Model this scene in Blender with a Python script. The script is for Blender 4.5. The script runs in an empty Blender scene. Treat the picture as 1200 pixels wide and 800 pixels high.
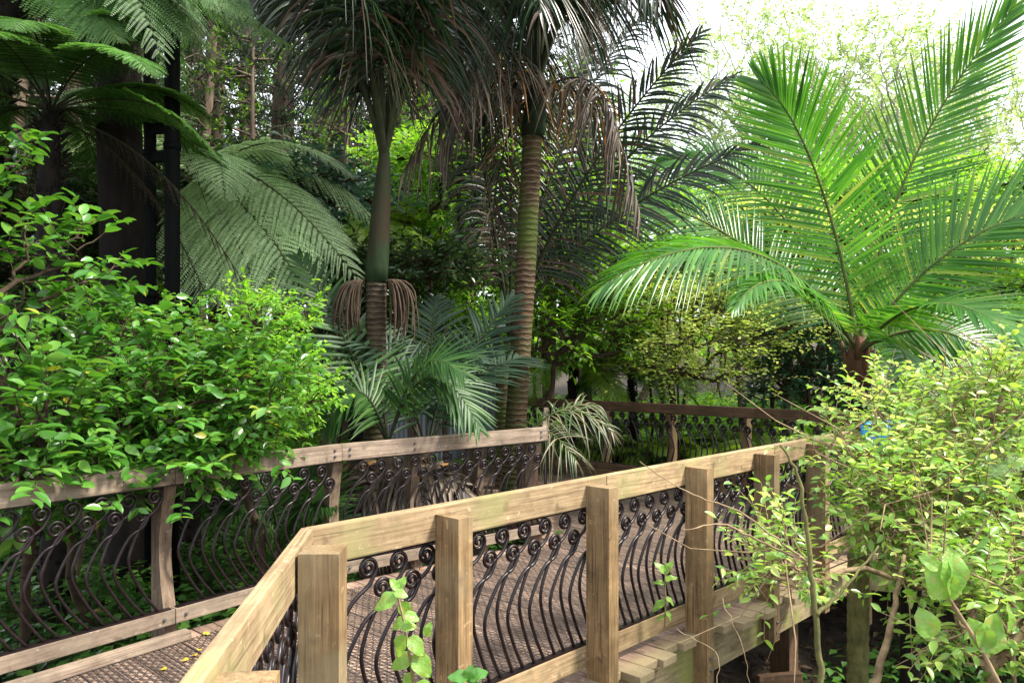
import bpy, bmesh, math, random
import numpy as np
from mathutils import Vector, Matrix

R = np.random.default_rng(7)
random.seed(7)
rad = math.radians
scene = bpy.context.scene
C = scene.collection

# ------------------------------------------------------------------ camera, sky, sun, exposure
CAMZ = 1.71
cam_d = bpy.data.cameras.new('camera')
cam = bpy.data.objects.new('camera', cam_d); C.objects.link(cam)
cam.location = (0, 0, CAMZ); cam.rotation_euler = (rad(90), 0, 0)
cam_d.sensor_width = 36; cam_d.lens = 28.0; cam_d.shift_y = 15 / 1200
cam_d.clip_start = 0.05; cam_d.clip_end = 600
scene.camera = cam

SUN_EL, SUN_AZ = rad(50), rad(100)       # azimuth clockwise from +Y
world = bpy.data.worlds.new('World'); scene.world = world; world.use_nodes = True
wn = world.node_tree; wn.nodes.clear()
sky = wn.nodes.new('ShaderNodeTexSky'); sky.sky_type = 'NISHITA'; sky.sun_disc = False
sky.sun_elevation = SUN_EL; sky.sun_rotation = SUN_AZ; sky.air_density = 1.0; sky.dust_density = 3.0
tcw = wn.nodes.new('ShaderNodeTexCoord')
nzw = wn.nodes.new('ShaderNodeTexNoise'); nzw.inputs['Scale'].default_value = 2.2; nzw.inputs['Detail'].default_value = 6
rpw = wn.nodes.new('ShaderNodeMapRange'); rpw.inputs[1].default_value = .35; rpw.inputs[2].default_value = .7
rpw.inputs[3].default_value = .72; rpw.inputs[4].default_value = .95
mxw = wn.nodes.new('ShaderNodeMix'); mxw.data_type = 'RGBA'
mxw.inputs[7].default_value = (8.6, 9.0, 9.6, 1)      # thin bright cloud over the sky
bgw = wn.nodes.new('ShaderNodeBackground'); bgw.inputs[1].default_value = 0.12
ow = wn.nodes.new('ShaderNodeOutputWorld')
wn.links.new(tcw.outputs['Generated'], nzw.inputs['Vector']); wn.links.new(nzw.outputs[0], rpw.inputs[0])
wn.links.new(rpw.outputs[0], mxw.inputs[0]); wn.links.new(sky.outputs[0], mxw.inputs[6])
wn.links.new(mxw.outputs[2], bgw.inputs[0]); wn.links.new(bgw.outputs[0], ow.inputs[0])

sun_d = bpy.data.lights.new('sun', 'SUN'); sun_d.energy = 4.2; sun_d.angle = rad(11); sun_d.color = (1, .94, .82)
sun = bpy.data.objects.new('sun', sun_d); C.objects.link(sun)
sd = Vector((math.sin(SUN_AZ) * math.cos(SUN_EL), math.cos(SUN_AZ) * math.cos(SUN_EL), math.sin(SUN_EL)))
sun.rotation_euler = sd.to_track_quat('Z', 'Y').to_euler(); sun.location = sd * 60

vs = scene.view_settings
scene.display_settings.display_device = 'sRGB'
vs.view_transform = 'Standard'; vs.look = 'None'; vs.exposure = 1.35; vs.gamma = 1; vs.use_curve_mapping = False
cy = scene.cycles
scene.render.engine = 'CYCLES'
cy.max_bounces = 7; cy.diffuse_bounces = 3; cy.glossy_bounces = 2; cy.transmission_bounces = 4; cy.transparent_max_bounces = 4
cy.sample_clamp_indirect = 6; cy.use_denoising = True
try: cy.denoising_prefilter = 'ACCURATE'
except Exception: pass

F = 933.0
def at(px, py, Y):
    return np.array([(px - 600) / F * Y, Y, CAMZ + (415 - py) / F * Y])

# ------------------------------------------------------------------ materials
def new_mat(name):
    m = bpy.data.materials.new(name); m.use_nodes = True
    nt = m.node_tree; nt.nodes.clear()
    return m, nt, nt.nodes, nt.links
def ramp(N, stops):
    r = N.new('ShaderNodeValToRGB'); e = r.color_ramp.elements
    while len(e) > 1: e.remove(e[-1])
    e[0].position = stops[0][0]; e[0].color = (*stops[0][1], 1)
    for p, c in stops[1:]:
        k = e.new(p); k.color = (*c, 1)
    return r
def leaf_mat(name, stops, trans=.35, rough=.38, spec=.5, tcol=None, noise=0):
    m, nt, N, L = new_mat(name)
    g = N.new('ShaderNodeNewGeometry'); r = ramp(N, stops)
    L.new(g.outputs['Random Per Island'], r.inputs[0])
    hs = N.new('ShaderNodeHueSaturation')
    nz = N.new('ShaderNodeTexNoise'); nz.inputs['Scale'].default_value = 1.3; nz.inputs['Detail'].default_value = 3
    tc = N.new('ShaderNodeTexCoord'); L.new(tc.outputs['Object'], nz.inputs['Vector'])
    mr = N.new('ShaderNodeMapRange'); mr.inputs[1].default_value = .3; mr.inputs[2].default_value = .7
    mr.inputs[3].default_value = .72; mr.inputs[4].default_value = 1.25
    L.new(nz.outputs[0], mr.inputs[0]); L.new(mr.outputs[0], hs.inputs['Value']); L.new(r.outputs[0], hs.inputs['Color'])
    b = N.new('ShaderNodeBsdfPrincipled'); b.inputs['Roughness'].default_value = rough
    b.inputs['Specular IOR Level'].default_value = spec
    L.new(hs.outputs[0], b.inputs['Base Color'])
    t = N.new('ShaderNodeBsdfTranslucent')
    h2 = N.new('ShaderNodeHueSaturation'); h2.inputs['Hue'].default_value = .485; h2.inputs['Saturation'].default_value = 1.1; h2.inputs['Value'].default_value = 1.7
    L.new(hs.outputs[0], h2.inputs['Color']); L.new(h2.outputs[0], t.inputs[0])
    mx = N.new('ShaderNodeMixShader'); mx.inputs[0].default_value = trans
    o = N.new('ShaderNodeOutputMaterial')
    L.new(b.outputs[0], mx.inputs[1]); L.new(t.outputs[0], mx.inputs[2]); L.new(mx.outputs[0], o.inputs[0])
    return m
def wood_mat(name, c1, c2, moss=None, mossamt=.5, grain=(1.5, 22, 22), rough=.75, rnd=.18, bump=.25):
    m, nt, N, L = new_mat(name)
    tc = N.new('ShaderNodeTexCoord'); mp = N.new('ShaderNodeMapping'); mp.inputs['Scale'].default_value = grain
    oi = N.new('ShaderNodeObjectInfo'); vm = N.new('ShaderNodeVectorMath'); vm.operation = 'ADD'
    sc = N.new('ShaderNodeVectorMath'); sc.operation = 'SCALE'; sc.inputs[0].default_value = (7, 3, 5); 
    L.new(oi.outputs['Random'], sc.inputs['Scale'])
    L.new(tc.outputs['Object'], vm.inputs[0]); L.new(sc.outputs[0], vm.inputs[1]); L.new(vm.outputs[0], mp.inputs[0])
    nz = N.new('ShaderNodeTexNoise'); nz.inputs['Scale'].default_value = 2.2; nz.inputs['Detail'].default_value = 8; nz.inputs['Roughness'].default_value = .65
    nz.inputs['Distortion'].default_value = .4
    L.new(mp.outputs[0], nz.inputs['Vector'])
    r = ramp(N, [(.28, c1), (.5, tuple((a + b) / 2 for a, b in zip(c1, c2))), (.68, c2)]); L.new(nz.outputs[0], r.inputs[0])
    n2 = N.new('ShaderNodeTexNoise'); n2.inputs['Scale'].default_value = 5; n2.inputs['Detail'].default_value = 6; n2.inputs['Roughness'].default_value = .7
    L.new(vm.outputs[0], n2.inputs['Vector'])
    # blotches: weathering
    mr = N.new('ShaderNodeMapRange'); mr.inputs[1].default_value = .35; mr.inputs[2].default_value = .65; mr.inputs[3].default_value = .66; mr.inputs[4].default_value = 1.12
    L.new(n2.outputs[0], mr.inputs[0])
    hs = N.new('ShaderNodeHueSaturation'); L.new(r.outputs[0], hs.inputs['Color'])
    mm = N.new('ShaderNodeMath'); mm.operation = 'MULTIPLY'
    mo = N.new('ShaderNodeMapRange'); mo.inputs[3].default_value = 1 - rnd; mo.inputs[4].default_value = 1 + rnd; L.new(oi.outputs['Random'], mo.inputs[0])
    L.new(mr.outputs[0], mm.inputs[0]); L.new(mo.outputs[0], mm.inputs[1]); L.new(mm.outputs[0], hs.inputs['Value'])
    col = hs.outputs[0]
    # pale lichen specks
    v = N.new('ShaderNodeTexNoise'); v.inputs['Scale'].default_value = 26; v.inputs['Detail'].default_value = 4; L.new(vm.outputs[0], v.inputs['Vector'])
    lr = N.new('ShaderNodeMapRange'); lr.inputs[1].default_value = .64; lr.inputs[2].default_value = .72; lr.inputs[4].default_value = .55; L.new(v.outputs[0], lr.inputs[0])
    ml = N.new('ShaderNodeMix'); ml.data_type = 'RGBA'; ml.inputs[7].default_value = (min(1, c2[0] * 1.4), min(1, c2[1] * 1.45), min(1, c2[2] * 1.6), 1)
    L.new(lr.outputs[0], ml.inputs[0]); L.new(col, ml.inputs[6]); col = ml.outputs[2]
    dk = N.new('ShaderNodeTexNoise'); dk.inputs['Scale'].default_value = 11; dk.inputs['Detail'].default_value = 5
    L.new(tc.outputs['Object'], dk.inputs['Vector'])
    dr = N.new('ShaderNodeMapRange'); dr.inputs[1].default_value = .62; dr.inputs[2].default_value = .74; dr.inputs[4].default_value = .6; L.new(dk.outputs[0], dr.inputs[0])
    md = N.new('ShaderNodeMix'); md.data_type = 'RGBA'; md.inputs[7].default_value = (c1[0] * .4, c1[1] * .4, c1[2] * .4, 1)
    L.new(dr.outputs[0], md.inputs[0]); L.new(col, md.inputs[6]); col = md.outputs[2]
    # drying cracks and dark grain streaks
    mc = N.new('ShaderNodeMapping'); mc.inputs['Scale'].default_value = (1.1, 60, 60); L.new(vm.outputs[0], mc.inputs[0])
    nc = N.new('ShaderNodeTexNoise'); nc.inputs['Scale'].default_value = 1.6; nc.inputs['Detail'].default_value = 3; L.new(mc.outputs[0], nc.inputs['Vector'])
    rc = N.new('ShaderNodeMapRange'); rc.inputs[1].default_value = .60; rc.inputs[2].default_value = .68; rc.inputs[4].default_value = .7; L.new(nc.outputs[0], rc.inputs[0])
    mk = N.new('ShaderNodeMix'); mk.data_type = 'RGBA'; mk.inputs[7].default_value = (c1[0] * .3, c1[1] * .3, c1[2] * .3, 1)
    L.new(rc.outputs[0], mk.inputs[0]); L.new(col, mk.inputs[6]); col = mk.outputs[2]
    if moss:
        n3 = N.new('ShaderNodeTexNoise'); n3.inputs['Scale'].default_value = 3.1; n3.inputs['Detail'].default_value = 5; L.new(vm.outputs[0], n3.inputs['Vector'])
        r3 = N.new('ShaderNodeMapRange'); r3.inputs[1].default_value = .5; r3.inputs[2].default_value = .68; r3.inputs[4].default_value = mossamt
        L.new(n3.outputs[0], r3.inputs[0])
        mx = N.new('ShaderNodeMix'); mx.data_type = 'RGBA'; mx.inputs[7].default_value = (*moss, 1)
        L.new(r3.outputs[0], mx.inputs[0]); L.new(col, mx.inputs[6]); col = mx.outputs[2]
    b = N.new('ShaderNodeBsdfPrincipled'); b.inputs['Roughness'].default_value = rough; b.inputs['Specular IOR Level'].default_value = .25
    L.new(col, b.inputs['Base Color'])
    bp = N.new('ShaderNodeBump'); bp.inputs['Strength'].default_value = bump; bp.inputs['Distance'].default_value = .004
    L.new(nz.outputs[0], bp.inputs['Height']); L.new(bp.outputs[0], b.inputs['Normal'])
    o = N.new('ShaderNodeOutputMaterial'); L.new(b.outputs[0], o.inputs[0])
    return m
def bark_mat(name, c1, c2, scale=8, stretch=.25, moss=None, bump=.6, rings=0, ringc=None):
    m, nt, N, L = new_mat(name)
    tc = N.new('ShaderNodeTexCoord'); mp = N.new('ShaderNodeMapping'); mp.inputs['Scale'].default_value = (1, 1, stretch)
    L.new(tc.outputs['Object'], mp.inputs[0])
    nz = N.new('ShaderNodeTexNoise'); nz.inputs['Scale'].default_value = scale; nz.inputs['Detail'].default_value = 8; nz.inputs['Roughness'].default_value = .7
    L.new(mp.outputs[0], nz.inputs['Vector'])
    r = ramp(N, [(.35, c1), (.65, c2)]); L.new(nz.outputs[0], r.inputs[0]); col = r.outputs[0]; hgt = nz.outputs[0]
    if rings:
        wv = N.new('ShaderNodeTexWave'); wv.wave_type = 'BANDS'; wv.bands_direction = 'Z'; wv.inputs['Scale'].default_value = rings
        wv.inputs['Distortion'].default_value = 3.2; wv.inputs['Detail'].default_value = 3; wv.inputs['Detail Scale'].default_value = 2
        L.new(tc.outputs['Object'], wv.inputs['Vector'])
        mr = N.new('ShaderNodeMapRange'); mr.inputs[1].default_value = .8; mr.inputs[2].default_value = .98; mr.inputs[4].default_value = .85; L.new(wv.outputs['Fac'], mr.inputs[0])
        mx = N.new('ShaderNodeMix'); mx.data_type = 'RGBA'; mx.inputs[7].default_value = (*ringc, 1)
        L.new(mr.outputs[0], mx.inputs[0]); L.new(col, mx.inputs[6]); col = mx.outputs[2]; hgt = wv.outputs['Fac']
    if moss:
        n3 = N.new('ShaderNodeTexNoise'); n3.inputs['Scale'].default_value = 2.4; n3.inputs['Detail'].default_value = 6; L.new(tc.outputs['Object'], n3.inputs['Vector'])
        r3 = N.new('ShaderNodeMapRange'); r3.inputs[1].default_value = .45; r3.inputs[2].default_value = .62; r3.inputs[4].default_value = .85; L.new(n3.outputs[0], r3.inputs[0])
        mx = N.new('ShaderNodeMix'); mx.data_type = 'RGBA'; mx.inputs[7].default_value = (*moss, 1)
        L.new(r3.outputs[0], mx.inputs[0]); L.new(col, mx.inputs[6]); col = mx.outputs[2]
    b = N.new('ShaderNodeBsdfPrincipled'); b.inputs['Roughness'].default_value = .85; b.inputs['Specular IOR Level'].default_value = .2
    L.new(col, b.inputs['Base Color'])
    bp = N.new('ShaderNodeBump'); bp.inputs['Strength'].default_value = bump; bp.inputs['Distance'].default_value = .015
    L.new(hgt, bp.inputs['Height']); L.new(bp.outputs[0], b.inputs['Normal'])
    o = N.new('ShaderNodeOutputMaterial'); L.new(b.outputs[0], o.inputs[0])
    return m
def plain_mat(name, col, rough=.5, spec=.5, metal=0, nscale=14, var=.3, bump=0):
    m, nt, N, L = new_mat(name)
    tc = N.new('ShaderNodeTexCoord'); nz = N.new('ShaderNodeTexNoise'); nz.inputs['Scale'].default_value = nscale; nz.inputs['Detail'].default_value = 5
    L.new(tc.outputs['Object'], nz.inputs['Vector'])
    r = ramp(N, [(.3, tuple(c * (1 - var) for c in col)), (.7, tuple(min(1, c * (1 + var)) for c in col))]); L.new(nz.outputs[0], r.inputs[0])
    b = N.new('ShaderNodeBsdfPrincipled'); b.inputs['Roughness'].default_value = rough; b.inputs['Specular IOR Level'].default_value = spec
    b.inputs['Metallic'].default_value = metal
    L.new(r.outputs[0], b.inputs['Base Color'])
    if bump:
        bp = N.new('ShaderNodeBump'); bp.inputs['Strength'].default_value = bump; bp.inputs['Distance'].default_value = .02
        L.new(nz.outputs[0], bp.inputs['Height']); L.new(bp.outputs[0], b.inputs['Normal'])
    o = N.new('ShaderNodeOutputMaterial'); L.new(b.outputs[0], o.inputs[0])
    return m

M = {}
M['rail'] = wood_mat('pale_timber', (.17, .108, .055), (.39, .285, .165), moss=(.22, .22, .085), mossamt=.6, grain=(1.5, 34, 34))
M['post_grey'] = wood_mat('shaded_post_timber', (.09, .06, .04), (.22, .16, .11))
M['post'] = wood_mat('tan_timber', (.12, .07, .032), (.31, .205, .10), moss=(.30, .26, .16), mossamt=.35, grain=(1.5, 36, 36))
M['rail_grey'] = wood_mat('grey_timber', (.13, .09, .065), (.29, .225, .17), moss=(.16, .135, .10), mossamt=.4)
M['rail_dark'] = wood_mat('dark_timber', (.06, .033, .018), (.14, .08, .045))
M['plank'] = wood_mat('deck_timber', (.15, .09, .064), (.37, .26, .195), grain=(1.2, 14, 14), rnd=.25)
M['plank_end'] = wood_mat('beam_timber', (.17, .12, .065), (.38, .30, .18), moss=(.22, .24, .06), mossamt=.7)
M['iron'] = plain_mat('painted_iron', (.009, .0045, .0055), rough=.36, spec=.35, var=.6, nscale=30)
M['net'] = plain_mat('netting_wire', (.035, .03, .03), rough=.6, var=.4)
M['steel'] = plain_mat('galvanised_steel', (.16, .15, .15), rough=.45, metal=.6)
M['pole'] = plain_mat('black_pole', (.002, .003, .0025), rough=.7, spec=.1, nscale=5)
M['nikau_g'] = leaf_mat('nikau_green', [(0, (.018, .055, .012)), (.5, (.03, .085, .018)), (1, (.06, .13, .028))], trans=.35, rough=.42, spec=.35)
M['nikau_young'] = leaf_mat('young_nikau_green', [(0, (.03, .12, .018)), (.5, (.055, .18, .024)), (.92, (.09, .24, .035)), (1, (.2, .26, .05))], trans=.45, rough=.3)
M['nikau_d'] = leaf_mat('nikau_dark', [(0, (.005, .015, .005)), (.6, (.011, .028, .008)), (.82, (.02, .05, .012)), (.86, (.04, .024, .015)), (.98, (.10, .066, .045)), (1, (.45, .17, .02))], trans=.2, rough=.32)
M['nikau_blue'] = leaf_mat('nikau_blue', [(0, (.014, .035, .018)), (1, (.035, .065, .035))], trans=.25, rough=.5, spec=.3)
M['nikau_dry'] = leaf_mat('nikau_pale_dry', [(0, (.05, .09, .03)), (.5, (.12, .16, .07)), (1, (.28, .24, .16))], trans=.3, rough=.4)
M['nikau_dead'] = leaf_mat('nikau_dead', [(0, (.03, .02, .013)), (.5, (.07, .05, .03)), (.9, (.16, .12, .08)), (1, (.45, .20, .03))], trans=.15, rough=.6)
M['fern'] = leaf_mat('fern_green', [(0, (.035, .10, .02)), (1, (.08, .19, .04))], trans=.4, rough=.5)
M['fern_silver'] = leaf_mat('fern_silver', [(0, (.30, .46, .20)), (1, (.52, .66, .36))], trans=.35, rough=.5)
M['fern_yellow'] = leaf_mat('fern_yellow', [(0, (.12, .22, .02)), (1, (.20, .32, .04))], trans=.45, rough=.5)
M['fern_dead'] = leaf_mat('fern_dead', [(0, (.03, .014, .008)), (1, (.075, .035, .018))], trans=.1, rough=.8)
M['leaf_bright'] = leaf_mat('leaf_bright', [(0, (.04, .14, .018)), (.6, (.075, .215, .03)), (.985, (.13, .28, .045)), (1, (.38, .32, .04))], trans=.33, rough=.27, spec=.6)
M['leaf_lime'] = leaf_mat('leaf_lime', [(0, (.10, .27, .03)), (.6, (.17, .38, .05)), (1, (.28, .46, .08))], trans=.45, rough=.35)
M['leaf_mid'] = leaf_mat('leaf_mid', [(0, (.06, .17, .02)), (1, (.15, .31, .035))], trans=.48, rough=.35)
M['leaf_cover'] = leaf_mat('leaf_cover', [(0, (.02, .07, .012)), (1, (.07, .16, .03))], trans=.3, rough=.3)
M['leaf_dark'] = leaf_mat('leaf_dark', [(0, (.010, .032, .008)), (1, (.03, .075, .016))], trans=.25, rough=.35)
M['leaf_olive'] = leaf_mat('leaf_olive', [(0, (.24, .36, .07)), (.7, (.40, .52, .13)), (1, (.6, .62, .2))], trans=.45, rough=.5)
M['leaf_blue'] = leaf_mat('leaf_blue', [(0, (.03, .085, .045)), (1, (.08, .17, .10))], trans=.3, rough=.35)
M['leaf_right'] = leaf_mat('leaf_right', [(0, (.10, .23, .04)), (.6, (.24, .40, .07)), (1, (.46, .55, .17))], trans=.42, rough=.3)
def near_leaf():
    m = leaf_mat('leaf_near', [(0, (.12, .26, .04)), (.6, (.19, .36, .06)), (1, (.32, .42, .10))], trans=.4, rough=.4)
    nt = m.node_tree; N = nt.nodes; L = nt.links; hs = next(n for n in N if n.type == 'HUE_SAT' and n.inputs['Value'].is_linked); r = hs.inputs['Color'].links[0].from_socket
    tc = N.new('ShaderNodeTexCoord'); n1 = N.new('ShaderNodeTexNoise'); n1.inputs['Scale'].default_value = 55; n1.inputs['Detail'].default_value = 5; L.new(tc.outputs['Object'], n1.inputs['Vector'])
    mr = N.new('ShaderNodeMapRange'); mr.inputs[1].default_value = .52; mr.inputs[2].default_value = .72; mr.inputs[4].default_value = .75; L.new(n1.outputs[0], mr.inputs[0])
    mx = N.new('ShaderNodeMix'); mx.data_type = 'RGBA'; mx.inputs[7].default_value = (.30, .26, .06, 1); L.new(mr.outputs[0], mx.inputs[0]); L.new(r, mx.inputs[6]); L.new(mx.outputs[2], hs.inputs['Color'])
    b = next(n for n in N if n.type == 'BSDF_PRINCIPLED'); v = N.new('ShaderNodeTexVoronoi'); v.inputs['Scale'].default_value = 130; L.new(tc.outputs['Object'], v.inputs['Vector'])
    bp = N.new('ShaderNodeBump'); bp.inputs['Strength'].default_value = .5; bp.inputs['Distance'].default_value = .002; L.new(v.outputs[0], bp.inputs['Height']); L.new(bp.outputs[0], b.inputs['Normal'])
    return m
M['leaf_near'] = near_leaf()
M['leaf_haze_pale'] = leaf_mat('leaf_haze_pale', [(0, (.15, .25, .06)), (1, (.30, .40, .14))], trans=.5, rough=.5)  # haze and glare put into the leaf colour of background trees
M['needle'] = leaf_mat('needle', [(0, (.016, .04, .014)), (1, (.04, .075, .022))], trans=.25, rough=.5)
M['litter'] = leaf_mat('litter', [(0, (.035, .02, .012)), (.6, (.09, .055, .03)), (1, (.20, .13, .07))], trans=.1, rough=.8)
M['yellow_leaf'] = leaf_mat('yellow_leaf', [(0, (.42, .30, .03)), (.6, (.55, .40, .04)), (1, (.45, .32, .2))], trans=.2, rough=.5)
M['bark'] = bark_mat('pine_bark', (.045, .032, .024), (.17, .125, .09), scale=9, stretch=.2)
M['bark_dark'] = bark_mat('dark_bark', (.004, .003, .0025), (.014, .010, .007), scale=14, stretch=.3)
M['pale_bark'] = bark_mat('pale_haze_bark', (.22, .20, .16), (.42, .40, .34), scale=10, stretch=.6, bump=.2)  # bark coloured pale to imitate haze over the distant branches
M['twig'] = bark_mat('twig_bark', (.12, .08, .045), (.33, .24, .14), scale=10, stretch=1, bump=.2)
M['twig_dark'] = bark_mat('dark_twig_bark', (.03, .02, .013), (.08, .055, .035), scale=10, stretch=1, bump=.2)
M['nikau_trunk'] = bark_mat('ringed_palm_bark', (.030, .017, .009), (.085, .050, .025), scale=12, stretch=1.4, moss=(.05, .075, .012), rings=5.2, ringc=(.14, .115, .075), bump=.5)
M['dark_trunk'] = bark_mat('dark_ringed_palm_bark', (.02, .013, .008), (.055, .038, .022), scale=10, stretch=1.4, moss=(.03, .04, .01), rings=6.5, ringc=(.08, .065, .045), bump=.5)
M['crownshaft'] = bark_mat('crownshaft_green', (.006, .013, .005), (.018, .036, .011), scale=9, stretch=.18, bump=.8, moss=(.026, .017, .009))
M['rachis'] = bark_mat('frond_stem', (.05, .075, .02), (.11, .13, .04), scale=6, stretch=1, bump=.1)
M['rachis_dark'] = bark_mat('dark_frond_stem', (.015, .018, .008), (.035, .04, .016), scale=6, stretch=1, bump=.1)
M['red_sheath'] = bark_mat('red_brown_sheath', (.035, .018, .010), (.12, .06, .03), scale=9, stretch=.3, bump=.4)
M['moss_bark'] = bark_mat('mossy_bark', (.05, .05, .018), (.14, .13, .045), scale=18, stretch=.5, bump=.7)
M['shed'] = plain_mat('grey_corrugated_steel', (.13, .15, .17), rough=.5, nscale=3)
M['blue'] = plain_mat('blue_plastic', (.01, .28, .62), rough=.45, nscale=6, var=.1)

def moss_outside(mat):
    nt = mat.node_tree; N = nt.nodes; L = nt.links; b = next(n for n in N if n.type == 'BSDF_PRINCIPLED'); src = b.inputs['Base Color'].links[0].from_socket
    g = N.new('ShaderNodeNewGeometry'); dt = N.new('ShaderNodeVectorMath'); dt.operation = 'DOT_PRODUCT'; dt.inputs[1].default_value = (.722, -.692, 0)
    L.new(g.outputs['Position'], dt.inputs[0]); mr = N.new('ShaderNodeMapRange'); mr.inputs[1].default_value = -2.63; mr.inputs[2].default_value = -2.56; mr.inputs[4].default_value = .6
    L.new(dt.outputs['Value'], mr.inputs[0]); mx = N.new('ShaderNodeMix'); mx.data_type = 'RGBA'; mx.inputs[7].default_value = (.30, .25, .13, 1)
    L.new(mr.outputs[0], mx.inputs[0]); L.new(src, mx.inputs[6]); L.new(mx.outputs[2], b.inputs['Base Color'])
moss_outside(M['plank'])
# ------------------------------------------------------------------ mesh builder
class MB:
    def __init__(s): s.v = []; s.f = []; s.n = 0
    def add(s, v, f, mi=0, smooth=True):
        v = np.asarray(v, float).reshape(-1, 3); f = np.asarray(f, int)
        s.v.append(v); s.f.append((f + s.n, mi, smooth)); s.n += len(v)
    def build(s, name, mats, parent=None, loc=None):
        me = bpy.data.meshes.new(name)
        for m in (mats if isinstance(mats, (list, tuple)) else [mats]): me.materials.append(M[m] if isinstance(m, str) else m)
        if s.v:
            v = np.concatenate(s.v)
            if loc is not None: v = v - np.asarray(loc)
            loops = np.concatenate([f.ravel() for f, _, _ in s.f])
            tot = np.concatenate([np.full(len(f), f.shape[1]) for f, _, _ in s.f])
            mi = np.concatenate([np.full(len(f), m) for f, m, _ in s.f]); sm = np.concatenate([np.full(len(f), k) for f, _, k in s.f])
            st = np.concatenate([[0], np.cumsum(tot)[:-1]])
            me.vertices.add(len(v)); me.vertices.foreach_set('co', v.astype(np.float32).ravel())
            me.loops.add(len(loops)); me.loops.foreach_set('vertex_index', loops.astype(np.int32))
            me.polygons.add(len(tot)); me.polygons.foreach_set('loop_start', st.astype(np.int32)); me.polygons.foreach_set('loop_total', tot.astype(np.int32))
            me.polygons.foreach_set('material_index', mi.astype(np.int32)); me.polygons.foreach_set('use_smooth', sm.astype(bool))
            me.update(calc_edges=True)
        o = bpy.data.objects.new(name, me); C.objects.link(o)
        if parent is not None: o.parent = parent
        if loc is not None: o.location = tuple(float(a) for a in loc)
        return o

def nrm(a):
    return a / np.maximum(np.linalg.norm(a, axis=-1, keepdims=True), 1e-9)
def tube(mb, pts, radii, sides=8, mi=0, cap=True):
    pts = np.asarray(pts, float); n = len(pts); radii = np.broadcast_to(np.asarray(radii, float), (n,))
    T = nrm(np.gradient(pts, axis=0)); ref = np.array([0, 0, 1.0]) if abs(T[0][2]) < .9 else np.array([1.0, 0, 0])
    U = np.zeros_like(pts); u = ref
    for i in range(n):
        u = u - T[i] * (u @ T[i]); u = u / max(np.linalg.norm(u), 1e-9); U[i] = u
    V = np.cross(T, U); a = np.arange(sides) * 2 * np.pi / sides
    ring = pts[:, None] + radii[:, None, None] * (np.cos(a)[None, :, None] * U[:, None] + np.sin(a)[None, :, None] * V[:, None])
    i = np.arange(n - 1)[:, None] * sides; j = np.arange(sides)[None]; k = (j + 1) % sides
    f = np.stack([i + j, i + k, i + sides + k, i + sides + j], -1).reshape(-1, 4)
    mb.add(ring.reshape(-1, 3), f, mi)
    if cap:
        mb.f.append((np.array([list(range(sides))[::-1]]) + mb.n - n * sides, mi, False))
        mb.f.append((np.array([list(range(sides))]) + mb.n - sides, mi, False))
def frusta(mb, A, B, ra, rb, sides=4, mi=0):
    A = np.asarray(A, float); B = np.asarray(B, float); n = len(A)
    if n == 0: return
    ra = np.broadcast_to(ra, (n,)); rb = np.broadcast_to(rb, (n,))
    T = nrm(B - A); ref = np.where(np.abs(T[:, 2:3]) < .9, np.array([[0, 0, 1.0]]), np.array([[1.0, 0, 0]]))
    U = nrm(np.cross(T, ref)); V = np.cross(T, U); a = np.arange(sides) * 2 * np.pi / sides
    d = np.cos(a)[None, :, None] * U[:, None] + np.sin(a)[None, :, None] * V[:, None]
    v = np.concatenate([A[:, None] + ra[:, None, None] * d, B[:, None] + rb[:, None, None] * d], 1)
    j = np.arange(sides); k = (j + 1) % sides
    f = np.stack([j, k, k + sides, j + sides], -1)
    mb.add(v, (np.arange(n)[:, None, None] * 2 * sides + f[None]).reshape(-1, 4), mi)

# leaf templates: y along, z normal
LEAF = (np.array([[0, 0, 0], [0, .3, -.03], [0, .65, -.05], [0, 1, -.16], [.40, .22, .05], [.5, .5, .05], [.30, .8, -.02], [-.40, .22, .05], [-.5, .5, .05], [-.30, .8, -.02]]),
        [np.array([[0, 4, 1], [2, 6, 3], [1, 7, 0], [3, 9, 2]]), np.array([[1, 4, 5, 2], [7, 1, 2, 8]]), np.array([[2, 5, 6], [8, 2, 9]])])
LEAF_LO = (np.array([[0, 0, 0], [.5, .45, .06], [0, 1, -.08], [-.5, .45, .06]]), [np.array([[0, 1, 2], [0, 2, 3]])])
def leaves(mb, P, D, Nn, length, width, tpl=LEAF, mi=0):
    """instances of a leaf at P, along D, normal close to Nn"""
    P = np.asarray(P); n = len(P)
    if n == 0: return
    D = nrm(np.asarray(D)); X = nrm(np.cross(D, Nn)); Z = np.cross(X, D)
    length = np.broadcast_to(length, (n,)); width = np.broadcast_to(width, (n,))
    t = tpl[0]
    v = P[:, None] + (t[None, :, 0:1] * width[:, None, None]) * X[:, None] + (t[None, :, 1:2] * length[:, None, None]) * D[:, None] + (t[None, :, 2:3] * length[:, None, None]) * Z[:, None]
    base = mb.n; mb.v.append(v.reshape(-1, 3)); mb.n += n * len(t)
    for f in tpl[1]:
        mb.f.append(((np.arange(n)[:, None, None] * len(t) + f[None]).reshape(-1, f.shape[1]) + base, mi, True))

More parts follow.
